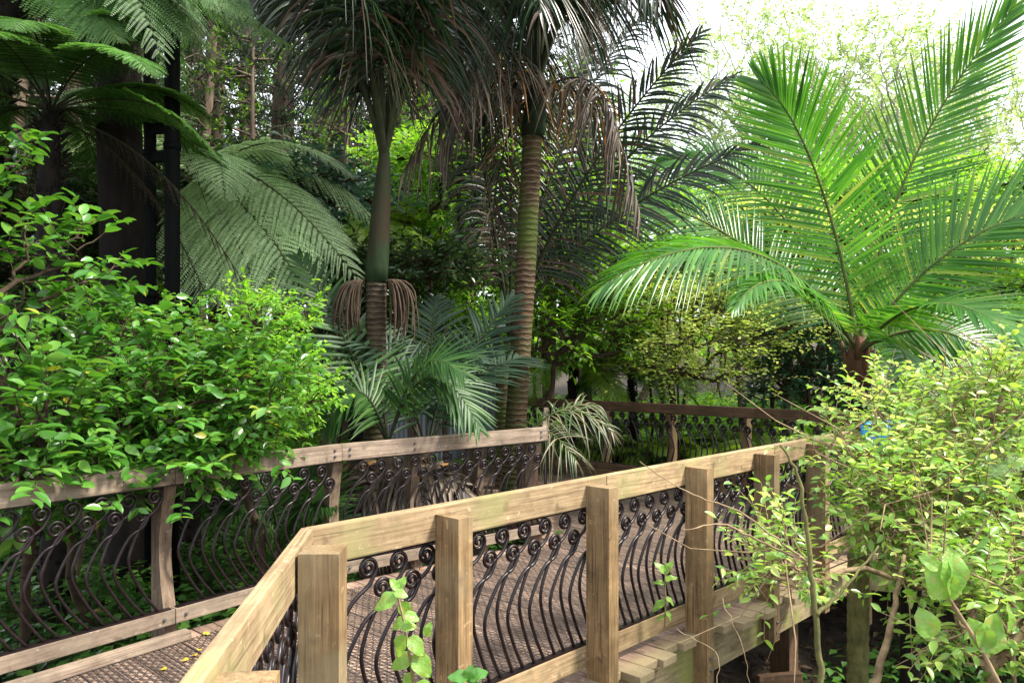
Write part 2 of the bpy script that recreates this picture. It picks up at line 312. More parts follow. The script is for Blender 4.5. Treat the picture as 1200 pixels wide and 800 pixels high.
def prop(o, label=None, cat=None, group=None, kind=None):
    if label: o['label'] = label
    if cat: o['category'] = cat
    if group: o['group'] = group
    if kind: o['kind'] = kind
    return o
def thing(name, label, cat, loc=(0, 0, 0), group=None, rz=0, kind=None):
    o = bpy.data.objects.new(name, None); C.objects.link(o); o.empty_display_size = .2
    o.location = tuple(float(a) for a in loc); o.rotation_euler = (0, 0, rz)
    return prop(o, label, cat, group, kind)
def copy_tree(src, label, loc, rz=0, sc=1, group=None, cat=None):
    kids = list(src.children)
    r = src.copy(); C.objects.link(r); r.location = tuple(float(a) for a in loc); r.rotation_euler = (0, 0, rz); r.scale = (sc, sc, sc) if not isinstance(sc, tuple) else sc
    prop(r, label, cat, group)
    for ch in kids:
        c = ch.copy(); C.objects.link(c); c.parent = r; c.matrix_parent_inverse = ch.matrix_parent_inverse.copy()
        for g in ch.children:
            d = g.copy(); C.objects.link(d); d.parent = c
    return r

_box_cache = {}
def box_mesh(lx, ly, lz, bev=.004, wob=0):
    key = (round(lx, 3), round(ly, 3), round(lz, 3), bev)
    if key in _box_cache and not wob: return _box_cache[key]
    bm = bmesh.new(); bmesh.ops.create_cube(bm, size=1); bmesh.ops.scale(bm, vec=(lx, ly, lz), verts=bm.verts)
    if bev: bmesh.ops.bevel(bm, geom=list(bm.edges), offset=bev, segments=2, affect='EDGES', profile=.6)
    me = bpy.data.meshes.new('board'); bm.to_mesh(me); bm.free()
    _box_cache[key] = me
    return me
def board(name, p0, p1, w, h, mat, parent, bev=.005, up=(0, 0, 1), ext=0):
    """a sawn board from p0 to p1: w across, h in the direction of up"""
    p0 = Vector(p0); p1 = Vector(p1); d = p1 - p0; L = d.length + 2 * ext; x = d.normalized(); z = Vector(up); z = (z - x * z.dot(x)).normalized(); y = z.cross(x)
    me = box_mesh(L, w, h, bev).copy(); me.materials.clear(); me.materials.append(M[mat]); me.name = name
    o = bpy.data.objects.new(name, me); C.objects.link(o)
    m = Matrix((x, y, z)).transposed().to_4x4(); m.translation = (p0 + p1) / 2
    o.matrix_world = m
    if parent is not None: o.parent = parent
    return o

# ------------------------------------------------------------------ ground
def hgt(x, y):
    x = np.asarray(x, float); y = np.asarray(y, float)
    h = -.55 + 0 * x
    # gully under the near railing and to the right
    s = (x + .78) * .69 + (y - 3.03) * .72; t = (x + .78) * .72 - (y - 3.03) * .69      # t>0 outside of the near railing
    h += -.85 * np.clip((t + .9) / 1.2, 0, 1) * np.clip(1 - (s - 4.8) / 1.6, 0, 1)
    h += np.clip((y - 12) / 14, 0, 3) * .55
    h += .12 * np.sin(x * 1.7 + y * .6) * np.cos(y * 1.3 - x * .4) + .05 * np.sin(x * 5.1) * np.sin(y * 4.3)
    h += np.clip((np.hypot(x, y) - 40) / 40, 0, 4) * 2.2
    return h
def make_ground():
    ax = np.concatenate([np.linspace(-150, -22, 24), np.linspace(-20, 20, 160), np.linspace(22, 150, 24)])
    ay = np.concatenate([np.linspace(-60, -6, 10), np.linspace(-5, 30, 150), np.linspace(32, 200, 28)])
    X, Y = np.meshgrid(ax, ay); Z = hgt(X, Y)
    v = np.stack([X, Y, Z], -1).reshape(-1, 3); nx = len(ax); i, j = np.meshgrid(np.arange(nx - 1), np.arange(len(ay) - 1))
    a = (j * nx + i).ravel(); f = np.stack([a, a + 1, a + nx + 1, a + nx], -1)
    mb = MB(); mb.add(v, f)
    m, nt, N, L = new_mat('forest_soil')
    tc = N.new('ShaderNodeTexCoord'); n1 = N.new('ShaderNodeTexNoise'); n1.inputs['Scale'].default_value = 9; n1.inputs['Detail'].default_value = 10; n1.inputs['Roughness'].default_value = .75
    L.new(tc.outputs['Object'], n1.inputs['Vector'])
    r = ramp(N, [(.3, (.012, .009, .006)), (.5, (.035, .024, .015)), (.62, (.07, .048, .028)), (.75, (.035, .05, .015))]); L.new(n1.outputs[0], r.inputs[0])
    b = N.new('ShaderNodeBsdfPrincipled'); b.inputs['Roughness'].default_value = .95; L.new(r.outputs[0], b.inputs['Base Color'])
    bp = N.new('ShaderNodeBump'); bp.inputs['Strength'].default_value = .8; bp.inputs['Distance'].default_value = .05; L.new(n1.outputs[0], bp.inputs['Height']); L.new(bp.outputs[0], b.inputs['Normal'])
    o = N.new('ShaderNodeOutputMaterial'); L.new(b.outputs[0], o.inputs[0])
    g = mb.build('ground', m); g['kind'] = 'structure'
make_ground()

# ------------------------------------------------------------------ boardwalk deck
D = np.array([.692, .722]); D = D / np.linalg.norm(D); Nout = np.array([D[1], -D[0]])      # along the near railing; outward (towards the gully)
RA = np.array([-.585, .9]); RC = np.array([-.78, 3.03]); RE = RC + D * 5.35; RF = RE + np.array([2.6, -1.1])
L0 = np.array([-4.2, 1.9]); L1 = np.array([-2.05, 4.82]); L2 = np.array([-1.27, 5.88]); L3 = np.array([.30, 7.26]); L4 = np.array([.42, 9.9])
F0 = np.array([.10, 12.3]); F1 = np.array([3.42, 9.45]); F2 = np.array([6.2, 7.7])

deck = thing('boardwalk_deck', 'timber boardwalk of cross planks covered with wire netting', 'boardwalk', kind='structure')
poly = [RA + (-.02, 0), RC + Nout * .03, RE + Nout * .03, RF, F2 + (-.1, -.05), F1 + (0, -.02), F0, np.array([-2.2, 12.6]), np.array([-2.0, 10.2]), L4, L3 + (0, 0.02), L2, L1, L0, np.array([-4.2, .9])]
poly = [np.array(p) for p in poly]
def spans(s):
    out = []
    for a, b in zip(poly, poly[1:] + poly[:1]):
        sa = (a - RC) @ D - s; sb = (b - RC) @ D - s
        if (sa < 0) != (sb < 0):
            k = sa / (sa - sb); p = a + (b - a) * k; out.append((p - RC) @ Nout)
    out.sort(); return [(out[i], out[i + 1]) for i in range(0, len(out) - 1, 2)]
PW = .145
for k in range(-30, 70):
    s = k * PW + .05
    for (t0, t1) in spans(s):
        if t1 - t0 < .15: continue
        o = 0
        if 0 < s < 5.3 and t1 < .2: o = R.choice([.082, .085, .12, .16, .20]) + R.uniform(-.012, .012)
        a = RC + D * s + Nout * (t0 - .05); b = RC + D * s + Nout * (t1 + o)
        z = -.0225 + R.uniform(-.0025, .0015)
        board('plank', (*a, z), (*b, z), PW - .008, .045, 'plank' if o == 0 else 'plank', deck, bev=.004)
# wire netting stapled to the planks: zigzag strands
nb = MB(); SP = .034; ST = .026
allA, allB = [], []
for k in range(-130, 300):
    s0 = k * ST; s1 = s0 + ST
    for (t0, t1) in spans(s0 + ST / 2):
        if t1 - t0 < .2: continue
        ts = np.arange(math.ceil((t0 + .12) / SP), math.floor((t1 - .14) / SP)) * SP
        if not len(ts): continue
        q = np.arange(len(ts)) + math.ceil((t0 + .12) / SP)
        am = .0125 * np.where((q + k) % 2 == 0, 1, -1)
        allA.append(RC[None] + D[None] * s0 + Nout[None] * (ts + am)[:, None]); allB.append(RC[None] + D[None] * s1 + Nout[None] * (ts - am)[:, None])
A = np.concatenate(allA); B = np.concatenate(allB)
A = np.c_[A, np.full(len(A), .0035)]; B = np.c_[B, np.full(len(B), .0035)]
dd = nrm(B - A); w = np.c_[-dd[:, 1], dd[:, 0], dd[:, 2] * 0] * .0030
v = np.stack([A - w, A + w, B + w, B - w], 1).reshape(-1, 3); nb.add(v, np.arange(len(v)).reshape(-1, 4))
for k in range(-100, 230):
    s0 = k * .034
    for (t0, t1) in spans(s0):
        if t1 - t0 < .3: continue
        m_ = max(2, int((t1 - t0) / .25)); tt = np.linspace(t0 + .11, t1 - .13, m_); Q = RC[None] + D[None] * (s0 + R.normal(0, .0025, m_))[:, None] + Nout[None] * tt[:, None]; Q = np.c_[Q, .005 + R.uniform(0, .003, m_)]
        w3 = np.array([D[0], D[1], 0]) * .0036; v = np.concatenate([Q - w3, Q + w3]); i_ = np.arange(m_ - 1); nb.add(v, np.stack([i_, i_ + m_, i_ + 1 + m_, i_ + 1], -1))
nb.build('netting', 'net', deck)
def p3(p, z): return (float(p[0]), float(p[1]), z)
# edge beams, bearers and piles
e0 = RC + Nout * .055; e1 = RE + Nout * .055
board('edge_beam', p3(e0 - D * .1, -.175), p3(e1, -.175), .05, .25, 'plank_end', deck)
board('edge_beam', p3(RA + (.03, -.2), -.175), p3(RC + (.05, -.08), -.175), .05, .25, 'plank_end', deck)
board('edge_beam', p3(RE + Nout * .05, -.175), p3(RF, -.175), .05, .25, 'plank_end', deck)
for a, b in ((L0, L1), (L1, L2), (L2, L3), (L3, L4), (F0, F1), (F1, F2)):
    board('edge_beam', p3(a, -.15), p3(b, -.15), .05, .2, 'rail_dark', deck)
kb = Nout * .10
board('kerb', p3(L0 + kb, .032), p3(L1 + kb + (L2 - L1) * .04, .032), .075, .055, 'rail_grey', deck, bev=.01)
for s in (.3, 2.4, 4.4):
    for t in (-.15, -2.0):
        p = RC + D * s + Nout * t
        if s < 1 and t < -1: continue
        board('pile', p3(p, -1.7), p3(p, -.05), .16, .16, 'rail_dark', deck, up=(D[0], D[1], 0))
    board('bearer', p3(RC + D * s - Nout * 2.1, -.16), p3(RC + D * s - Nout * .0, -.16), .09, .18, 'rail_dark', deck)

# ------------------------------------------------------------------ railings with koru balusters
def bal_mesh(tall, mid, bot, zlow, zhigh, r=.0088, R0=.055):
    """one scrolled baluster: x along the railing, z up; foot at zlow, scroll under zhigh"""
    zc = zhigh - R0 - .004 - (0 if tall else .094)
    pts = []
    for q in np.linspace(0, 1, 30):                               # scroll, from the eye outwards
        ang = -.25 * math.pi + (1 - q) * 2 * math.pi * 1.8; rr = .006 + (R0 - r - .006) * q ** .9
        pts.append((rr * math.cos(ang), 0, zc + rr * math.sin(ang)))
    H = zc - zlow
    x0, z0 = pts[-1][0], pts[-1][2]
    ctrl = [(x0, z0), (x0 - .03, z0 - .04), (mid * .42, zc - H * .19), (mid * .86, zc - H * .38), (mid * 1.0, zc - H * .55), (mid + (bot - mid) * .42, zc - H * .78), (bot, zlow)]
    c = np.array(ctrl); P = np.vstack([2 * c[0] - c[1], c, 2 * c[-1] - c[-2]])
    for i in range(1, len(P) - 2):
        for t in np.linspace(0, 1, 5, endpoint=False)[0 if i > 1 else 1:]:
            p = .5 * ((2 * P[i]) + (-P[i - 1] + P[i + 1]) * t + (2 * P[i - 1] - 5 * P[i] + 4 * P[i + 1] - P[i + 2]) * t * t + (-P[i - 1] + 3 * P[i] - 3 * P[i + 1] + P[i + 2]) * t ** 3)
            pts.append((p[0], 0, p[1]))
    pts.append((bot, 0, zlow))
    mb = MB(); tube(mb, pts, r, 7)
    o = mb.build('baluster', 'iron'); me = o.data; bpy.data.objects.remove(o)
    return me
def rot_z_matrix(d):
    m = Matrix(((d[0], -d[1], 0, 0), (d[1], d[0], 0, 0), (0, 0, 1, 0), (0, 0, 0, 1))); return m
def place(name, me, loc, d, parent, flip=1):
    o = bpy.data.objects.new(name, me); C.objects.link(o); m = rot_z_matrix(d); m.translation = loc; o.matrix_world = m
    o.parent = parent
    return o
def bolt(parent, p, nrmv, r=.011):
    mb = MB(); n = np.array([*nrmv, 0.0]); p = np.array(p, float); tube(mb, [p - n * .004, p + n * .008], [r, r * .9], 10); tube(mb, [p + n * .006, p + n * .014], [r * .55, r * .5], 6)
    o = mb.build('bolt', 'steel', parent); o.matrix_parent_inverse = parent.matrix_basis.inverted(); return o
def infill(root, a, b, meshes, pitch, off0, off1, zl, skip=0):
    """flat iron strip + balusters between plan points a and b"""
    a = np.array(a, float); b = np.array(b, float); d = nrm(b - a); Lg = np.linalg.norm(b - a)
    n = int((Lg - off0 - off1) / pitch) + 1; per = 7
    for k0 in range(0, max(n, 1), per):
        k1 = min(n, k0 + per); sa = 0 if k0 == 0 else off0 + (k0 - .5) * pitch; sb = Lg if k1 >= n else off0 + (k1 - .5) * pitch
        mb = MB()
        for zc, w_ in ((zl + .004, .018), (ZTOP - .004, .015)):
            c_ = [(*(a + d * u + np.array([-d[1], d[0]]) * w_ * q), zc + r_) for u in (sa, sb - .002) for q in (-1, 1) for r_ in (-.004, .004)]
            mb.add(c_, [[0, 1, 3, 2], [4, 6, 7, 5], [0, 4, 5, 1], [2, 3, 7, 6], [0, 2, 6, 4], [1, 5, 7, 3]], 0, False)
        pn = mb.build('iron_panel', 'iron', root)
        for i in range(k0, k1):
            s = off0 + i * pitch
            if s < skip: continue
            p = a + d * s; place('baluster', meshes[0], (*p, 0), d, pn)
            s2 = s + pitch * .47
            if s2 < Lg - off1 * .5: p = a + d * s2; place('baluster', meshes[1], (*p, 0), d, pn)
def shaped_post(name, p, d, out, z0, z1, w, dep, mat, parent, carve=0):
    """timber post; the face towards the walkway is carved to a shallow curve when carve > 0"""
    zs = np.linspace(z0, z1, 22 if carve else 2); prof = []
    for z in zs:
        c = 0
        if carve and .12 < z < z1 - .1: c = carve * math.sin(math.pi * (z - .12) / (z1 - .22)) ** 1
        prof.append((z, c))
    bm = bmesh.new(); rows = []
    for z, c in prof:
        rows.append([bm.verts.new(x) for x in ((-w / 2, -dep / 2 + c, z), (w / 2, -dep / 2 + c, z), (w / 2, dep / 2, z), (-w / 2, dep / 2, z))])
    for q in range(len(rows) - 1):
        for k in range(4): bm.faces.new((rows[q][k], rows[q][(k + 1) % 4], rows[q + 1][(k + 1) % 4], rows[q + 1][k]))
    bm.faces.new(rows[0][::-1]); bm.faces.new(rows[-1])
    ed = [e for e in bm.edges if e.calc_face_angle(0) > .5]
    bmesh.ops.bevel(bm, geom=ed, offset=.006, segments=2, affect='EDGES', profile=.6)
    # local x must run with the grain
    me = bpy.data.meshes.new(name); 
    for v in bm.verts: v.co = Vector((v.co.z, v.co.x, v.co.y))
    bmesh.ops.recalc_face_normals(bm, faces=bm.faces); bm.to_mesh(me); bm.free(); me.materials.append(M[mat])
    o = bpy.data.objects.new(name, me); C.objects.link(o)
    X = Vector((0, 0, 1)); Y = Vector((d[0], d[1], 0)); Z = Vector((out[0], out[1], 0))
    m = Matrix((X, Y, Z)).transposed().to_4x4(); m.translation = (p[0], p[1], 0); o.matrix_world = m; o.parent = parent
    return o

HT = 1.05
# -- near railing (pale)
near = thing('boardwalk_railing', 'pale sunlit timber railing in front with square posts outside, turning a corner, dark scroll ironwork', 'railing')
ZTOP = .90
zl = .17
bn = (bal_mesh(True, -.185, -.075, zl, .90), bal_mesh(False, -.185, -.075, zl, .90))
TH = .048
q0 = RC; 
# rails split where boards butt
cuts = [0, 1.92 * .62, 3.0, 5.35]
posts_s = [.66, 1.71, 2.69, 3.59, 4.45]
segs = [(0, 1.85), (1.853, 3.87), (3.873, 5.35)]
for a, b in segs:
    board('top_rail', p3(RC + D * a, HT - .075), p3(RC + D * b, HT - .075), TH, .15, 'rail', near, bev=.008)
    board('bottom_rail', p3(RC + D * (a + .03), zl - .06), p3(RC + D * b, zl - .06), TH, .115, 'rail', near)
dA = nrm(RC - RA)
board('top_rail', p3(RA - dA * .6, HT - .075), p3(RC + dA * .012, HT - .075), TH, .15, 'rail', near, bev=.008)
board('bottom_rail', p3(RA - dA * .6, zl - .06), p3(RC - dA * .02, zl - .06), TH, .115, 'rail', near)
dF = nrm(RF - RE)
board('top_rail', p3(RE + dF * .0, HT - .078), p3(RF, HT - .078), TH, .15, 'rail', near)
board('bottom_rail', p3(RE, zl - .06), p3(RF, zl - .06), TH, .115, 'rail', near)
infill(near, RC + D * .03, RC + D * 5.3, bn, .155, .25, .05, zl)
infill(near, RA - dA * .3, RC - dA * .03, bn, .155, .2, .08, zl)
infill(near, RE + dF * .05, RE + dF * 1.0, bn, .155, .2, .08, zl)
for s in posts_s:
    p = RC + D * s + Nout * (.024 + .076)
    po = shaped_post('post', p, D, Nout, -.27 if s > 3.5 else -.30, HT - .035, .082, .15, 'post', near)
    for zz in (-.14, -.21): bolt(po, (*(p + Nout * .078), zz), Nout)
shaped_post('post', np.array([-.642, 2.705]), np.array([1, .0]), np.array([0., -1]), -.6, 1.048, .136, .13, 'post', near)
p0 = at(280, 785, 1.70)[:2]
shaped_post('post', p0, np.array([1, .06]), np.array([.06, -1]), -.6, HT - .035, .15, .10, 'post', near)
pe = RE + Nout * .1 + D * .03
shaped_post('post', pe, D, Nout, -.6, HT - .035, .1, .12, 'post', near)
for k in (1.2, 2.2): shaped_post('post', RE + dF * k + np.array([-dF[1], dF[0]]) * -.1, dF, np.array([dF[1], -dF[0]]), -.6, HT - .035, .08, .15, 'post', near)

# -- left railing (grey)
left = thing('boardwalk_railing', 'grey-brown weathered railing running along the left edge under the leafy bushes, scroll balusters below it', 'railing')
HL = 1.05
ZTOP = .925
bl = (bal_mesh(True, -.155, .02, .18, .925, R0=.059), bal_mesh(False, -.155, .02, .18, .925, R0=.059))
lp = [L0, L1, L2, L3, L4]
def sidepost(root, p, d, out, mat, top=HL - .03):
    shaped_post('post', p + out * .103, d, out, -.6, top, .08, .15, mat, root, carve=.06)
for i, (a, b) in enumerate(zip(lp, lp[1:])):
    d = nrm(b - a); out = np.array([-d[1], d[0]])
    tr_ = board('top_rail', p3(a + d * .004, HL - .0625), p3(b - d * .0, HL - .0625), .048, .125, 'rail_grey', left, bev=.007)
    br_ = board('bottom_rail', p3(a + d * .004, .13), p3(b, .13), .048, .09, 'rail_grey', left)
    infill(left, a + d * .02, b - d * .02, bl, .158, .17, .06, .176, skip=0 if i else 1.3)
    for e, sg in ((a, 1), (b, -1)):
        q = e + d * sg * .07 - out * .026
        for zz in (HL - .04, HL - .085): bolt(tr_, (*q, zz), -out)
        bolt(br_, (*q, .13), -out)
    sidepost(left, a, d, out, 'post_grey')
for s in (.72, 1.4):
    d = nrm(L3 - L2); sidepost(left, L2 + d * s, d, np.array([-d[1], d[0]]), 'post_grey')
d = nrm(L1 - L0)
for s in (1.2, 2.4): sidepost(left, L1 - d * s, d, np.array([-d[1], d[0]]), 'post_grey')
d = nrm(L3 - L2); out = np.array([-d[1], d[0]]); sidepost(left, L3 - d * .05, d, out, 'rail_dark')
for q in (.65,):
    for zz in (HL - .04, HL - .085): bolt(left, (*(L2 + d * q - out * .026), zz), -out)

# -- far railing (dark)
far = thing('boardwalk_railing', 'dark brown shaded railing across the far side of the boardwalk, in front of the undergrowth', 'railing')
bf = (bal_mesh(True, .10, .03, .18, .925, r=.010), bal_mesh(False, .10, .03, .18, .925, r=.010))
def far_seg(a, b, zoff=0):
    d = nrm(b - a); out = np.array([-d[1], d[0]])
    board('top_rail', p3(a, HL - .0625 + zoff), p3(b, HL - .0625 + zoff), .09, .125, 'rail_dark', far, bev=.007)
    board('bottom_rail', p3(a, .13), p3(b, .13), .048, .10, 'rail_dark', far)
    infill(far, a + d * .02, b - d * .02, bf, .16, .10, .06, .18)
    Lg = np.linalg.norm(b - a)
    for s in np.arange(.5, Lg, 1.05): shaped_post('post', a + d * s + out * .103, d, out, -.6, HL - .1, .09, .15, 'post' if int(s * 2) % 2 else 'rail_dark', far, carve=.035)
far_seg(F0, F1); far_seg(F1 + (.05, .06), F2 + (.05, .06), -.012)
board('kerb', p3(F0 + (.3, -.35), .05), p3(F1 + (-.8, .35), .05), .08, .10, 'rail_dark', deck)

# ------------------------------------------------------------------ fronds
def bez(P, n):
    P = np.asarray(P, float); t = np.linspace(0, 1, n)[:, None]
    if len(P) == 3: return (1 - t) ** 2 * P[0] + 2 * (1 - t) * t * P[1] + t ** 2 * P[2]
    return (1 - t) ** 3 * P[0] + 3 * (1 - t) ** 2 * t * P[1] + 3 * (1 - t) * t ** 2 * P[2] + t ** 3 * P[3]
def palm_frond(mb, P, npairs=60, ll=.7, lw=.03, up=None, vee=.25, droop=.25, start=.12, rr=.018, mi=(0, 1), jit=.06, a0=75, a1=25, seg=4, lprof=.55):
    C_ = bez(P, 40); T_ = nrm(np.gradient(C_, axis=0))
    tube(mb, C_, np.linspace(rr, rr * .2, 40), 5, mi=mi[1], cap=False)
    t = np.linspace(start, .995, npairs); t = np.concatenate([t, t]) + R.normal(0, .002, 2 * npairs); t = np.clip(t, 0, 1)
    side = np.repeat([1.0, -1.0], npairs); n = len(t)
    x = t * 39; i = np.minimum(x.astype(int), 38); fr = (x - i)[:, None]
    p = C_[i] * (1 - fr) + C_[i + 1] * fr; T = nrm(T_[i] * (1 - fr) + T_[i + 1] * fr)
    U0 = np.array([0, 0, 1.0]) if up is None else np.asarray(up, float)
    S = nrm(np.cross(T, np.broadcast_to(U0, T.shape))); U = np.cross(S, T)
    tt = (t - start) / (1 - start)
    a = np.radians(a0 + (a1 - a0) * tt ** 1.3) + R.normal(0, jit, n); ve = vee + R.normal(0, jit, n)
    dr = np.cos(a)[:, None] * T + (np.sin(a) * side * np.cos(ve))[:, None] * S + (np.sin(a) * np.sin(ve))[:, None] * U
    dr = nrm(dr)
    Ln = ll * (.35 + .65 * np.sin(np.pi * np.clip(tt * .82 + .14, 0, 1)) ** lprof) * (1 - .55 * tt ** 4) * R.uniform(.9, 1.06, n)
    s = np.linspace(0, 1, seg + 1)
    g = np.array([0, 0, -1.0]); dp = (droop * R.uniform(.6, 1.4, n))
    pos = p[:, None] + dr[:, None] * (s[None, :, None] * Ln[:, None, None]) + g * (s[None, :, None] ** 2.2 * (Ln * dp)[:, None, None])
    tan = nrm(np.gradient(pos, axis=1))
    W = nrm(T[:, None] * 1.0 + U[:, None] * (.35 * side)[:, None, None] * 0 - tan * np.sum(T[:, None] * tan, -1, keepdims=True))
    wp = lw * np.array([.45] + [min(1, 1.15 * (1 - q) ** .55 + .0) for q in s[1:-1]] + [.06]); wp = wp[None, :, None] * .5
    Nn = nrm(np.cross(tan, W))
    v = np.stack([pos - W * wp + Nn * wp * .55, pos, pos + W * wp + Nn * wp * .55], 2)         # n,seg+1,3,3
    k = np.arange(seg)[:, None] * 3 + np.arange(2)[None]; k = k.ravel(); f = np.stack([k, k + 1, k + 4, k + 3], -1)
    f = (np.arange(n)[:, None, None] * (seg + 1) * 3 + f[None]).reshape(-1, 4)
    mb.add(v, f, mi[0])
def fern_frond(mb, P, npin=34, pl=.55, nn=18, up=None, mi=(0, 1), start=.18, droop=.2, rr=.011, pn=.055, dens=1.0, lo=False):
    C_ = bez(P, 30); T_ = nrm(np.gradient(C_, axis=0))
    tube(mb, C_, np.linspace(rr, rr * .2, 30), 4, mi=mi[1], cap=False)
    t = np.linspace(start, .99, npin); t = np.concatenate([t, t + .005]); t = np.clip(t, 0, .999)
    side = np.repeat([1.0, -1.0], npin); n = len(t); x = t * 29; i = np.minimum(x.astype(int), 28); fr = (x - i)[:, None]
    p = C_[i] * (1 - fr) + C_[i + 1] * fr; T = nrm(T_[i] * (1 - fr) + T_[i + 1] * fr)
    U0 = np.array([0, 0, 1.0]) if up is None else np.asarray(up, float)
    S = nrm(np.cross(T, np.broadcast_to(U0, T.shape))); U = np.cross(S, T); tt = (t - start) / (1 - start)
    a = np.radians(78 - 35 * tt) + R.normal(0, .04, n)
    dr = nrm(np.cos(a)[:, None] * T + (np.sin(a) * side)[:, None] * S + .08 * U + R.normal(0, .03, (n, 3)))
    Ln = pl * np.clip(np.sin(np.pi * (tt * .86 + .14)) ** .8, .05, 1) * R.uniform(.92, 1.05, n)
    s = np.linspace(.06, .985, nn)
    g = np.array([0, 0, -1.0])
    pos = p[:, None] + dr[:, None] * (s[None, :, None] * Ln[:, None, None]) + g * (s[None, :, None] ** 2 * (Ln * droop)[:, None, None])
    tan = nrm(np.gradient(pos, axis=1))
    frusta(mb, p, pos[:, -1], rr * .28, rr * .1, 3, mi[1])
    W = nrm(np.cross(tan, U[:, None]))
    ln = (pn * Ln / pl)[:, None] * (1 - s[None]) ** .6 * 1.0 + .004
    for sg in (1, -1):
        dd = nrm(W * sg + tan * .45)
        q = LEAF_LO
        wd = (Ln / nn * .92)[:, None] * np.ones_like(ln)
        leaves(mb, pos.reshape(-1, 3), dd.reshape(-1, 3), np.broadcast_to(U[:, None], pos.shape).reshape(-1, 3) + R.normal(0, .12, (pos.shape[0] * pos.shape[1], 3)), ln.ravel(), wd.ravel(), q, mi[0])
def frond_obj(name, kind, P, mats, parent, loc=(0, 0, 0), **kw):
    mb = MB(); (palm_frond if kind == 'palm' else fern_frond)(mb, P, **kw)
    o = mb.build(name, mats, parent); o.location = loc
    return o
def ring_tube(mb, pts, radii, sides=14, ring=.06, amp=.018, mi=0):
    """a trunk with raised ring scars"""
    pts = np.asarray(pts, float); seg = np.linalg.norm(np.diff(pts, axis=0), axis=1); Lg = seg.sum(); n = max(8, int(Lg / ring * 4))
    cs = np.concatenate([[0], np.cumsum(seg)]) / Lg; t = np.linspace(0, 1, n)
    P = np.stack([np.interp(t, cs, pts[:, k]) for k in range(3)], -1); r = np.interp(t, cs, radii)
    r = r * (1 + amp * R.uniform(.3, 1.6, n) * (np.abs(np.sin(np.arange(n) * math.pi / 4 + np.cumsum(R.normal(0, .12, n)))) - .5) + R.normal(0, .008, n))
    tube(mb, P, r, sides, mi)
def arch(L, e0, sag, az=0):
    """cubic control points of an arching frond from the origin: length L, start elevation e0, sag at the tip"""
    c, s = math.cos(e0), math.sin(e0); h = lambda x, z: np.array([x * math.cos(az), x * math.sin(az), z])
    return [h(0, 0), h(L * .35 * c, L * .35 * s), h(L * (.62 * c + .08), L * (.62 * s - sag * .25)), h(L * (.9 * c + .1), L * (.85 * s - sag))]

# ---- young nikau on the right, fronds placed one by one
def pal(px, py, dy, base): return at(px, py, base + dy)
PB = 9.7
root = at(1006, 405, PB); gz = float(hgt(root[0], root[1]))
npalm = thing('nikau_palm', 'young nikau palm with long bright green arching fronds rising above the bush on the right', 'palm tree', (root[0], root[1], gz))
mb = MB()
tube(mb, [(0, 0, 0), (.01, 0, .9), (0, 0, root[2] - gz - .45)], [.17, .15, .145], 16, 0)
tube(mb, [(0, 0, root[2] - gz - .47), (0, 0, root[2] - gz - .2), (0, 0, root[2] - gz + .12)], [.15, .165, .06], 16, 1)
for k in range(11):
    a_ = k * 2.4; h0 = root[2] - gz + R.uniform(-.3, -.05); q_ = np.array([math.cos(a_), math.sin(a_), 0])
    tube(mb, [q_ * .10 + (0, 0, h0 - .12), q_ * .15 + (0, 0, h0), q_ * R.uniform(.17, .25) + (0, 0, h0 + R.uniform(.12, .3))], [.05, .038, .02], 7, 1)
mb.build('trunk', ['bark_dark', 'red_sheath'], npalm)
# frond: tip px, tip py, depth offset, ctrl px, ctrl py, ctrl depth, leaflet length, up vector, droop
FR = [
    ((890, 95, -.6), (985, 260, -.1), (940, 130, -.5), .95, (-.5, -.9, .3), .08, .15),
    ((1188, 8, -.3), (1030, 250, .3), (1085, 130, .1), 1.0, (.3, -1, .3), .02, .15),
    ((1270, 235, -1.2), (1060, 320, -.5), (1150, 250, -.9), 1.0, (-.1, -.8, .8), .05, .35),
    ((705, 335, -1.6), (930, 270, -.6), (820, 262, -1.1), .95, (.1, -.5, 1), .45, .1),
    ((720, 235, 1.2), (930, 330, .5), (830, 230, .9), .9, (0, -.8, .6), .3, .15),
    ((1190, 392, -2.2), (1060, 335, -.9), (1130, 345, -1.6), .75, (0, -.7, 1), .1, .2),
    ((1060, 500, -1.8), (1050, 370, -.9), (1080, 420, -1.6), .6, (.3, -.9, .4), .25, .1),
    ((1230, 520, -.8), (1090, 350, -.3), (1180, 400, -.6), .85, (.2, -.8, .6), .35, .1),
    ((860, 360, -2.0), (960, 330, -.7), (900, 300, -1.4), .5, (0, -.5, 1), .3, .15),
    ((770, 190, 2.0), (960, 290, 1.0), (870, 160, 1.6), .9, (-.3, -.8, .5), .3, .15),
]
for tip, c1, c2, ll, up, dr, vee in FR:
    P = [root + (0, 0, -.1), pal(*c1[:2], c1[2], PB), pal(*c2[:2], c2[2], PB), pal(*tip[:2], tip[2], PB)]
    P = [q - (root[0], root[1], gz) for q in P]
    frond_obj('frond', 'palm', P, ['nikau_young', 'rachis'], npalm, npairs=60, ll=ll * 1.15, lw=.044, up=up, droop=dr * .7, vee=vee * .6, rr=.026, jit=.028, a0=68, a1=16, start=.13)

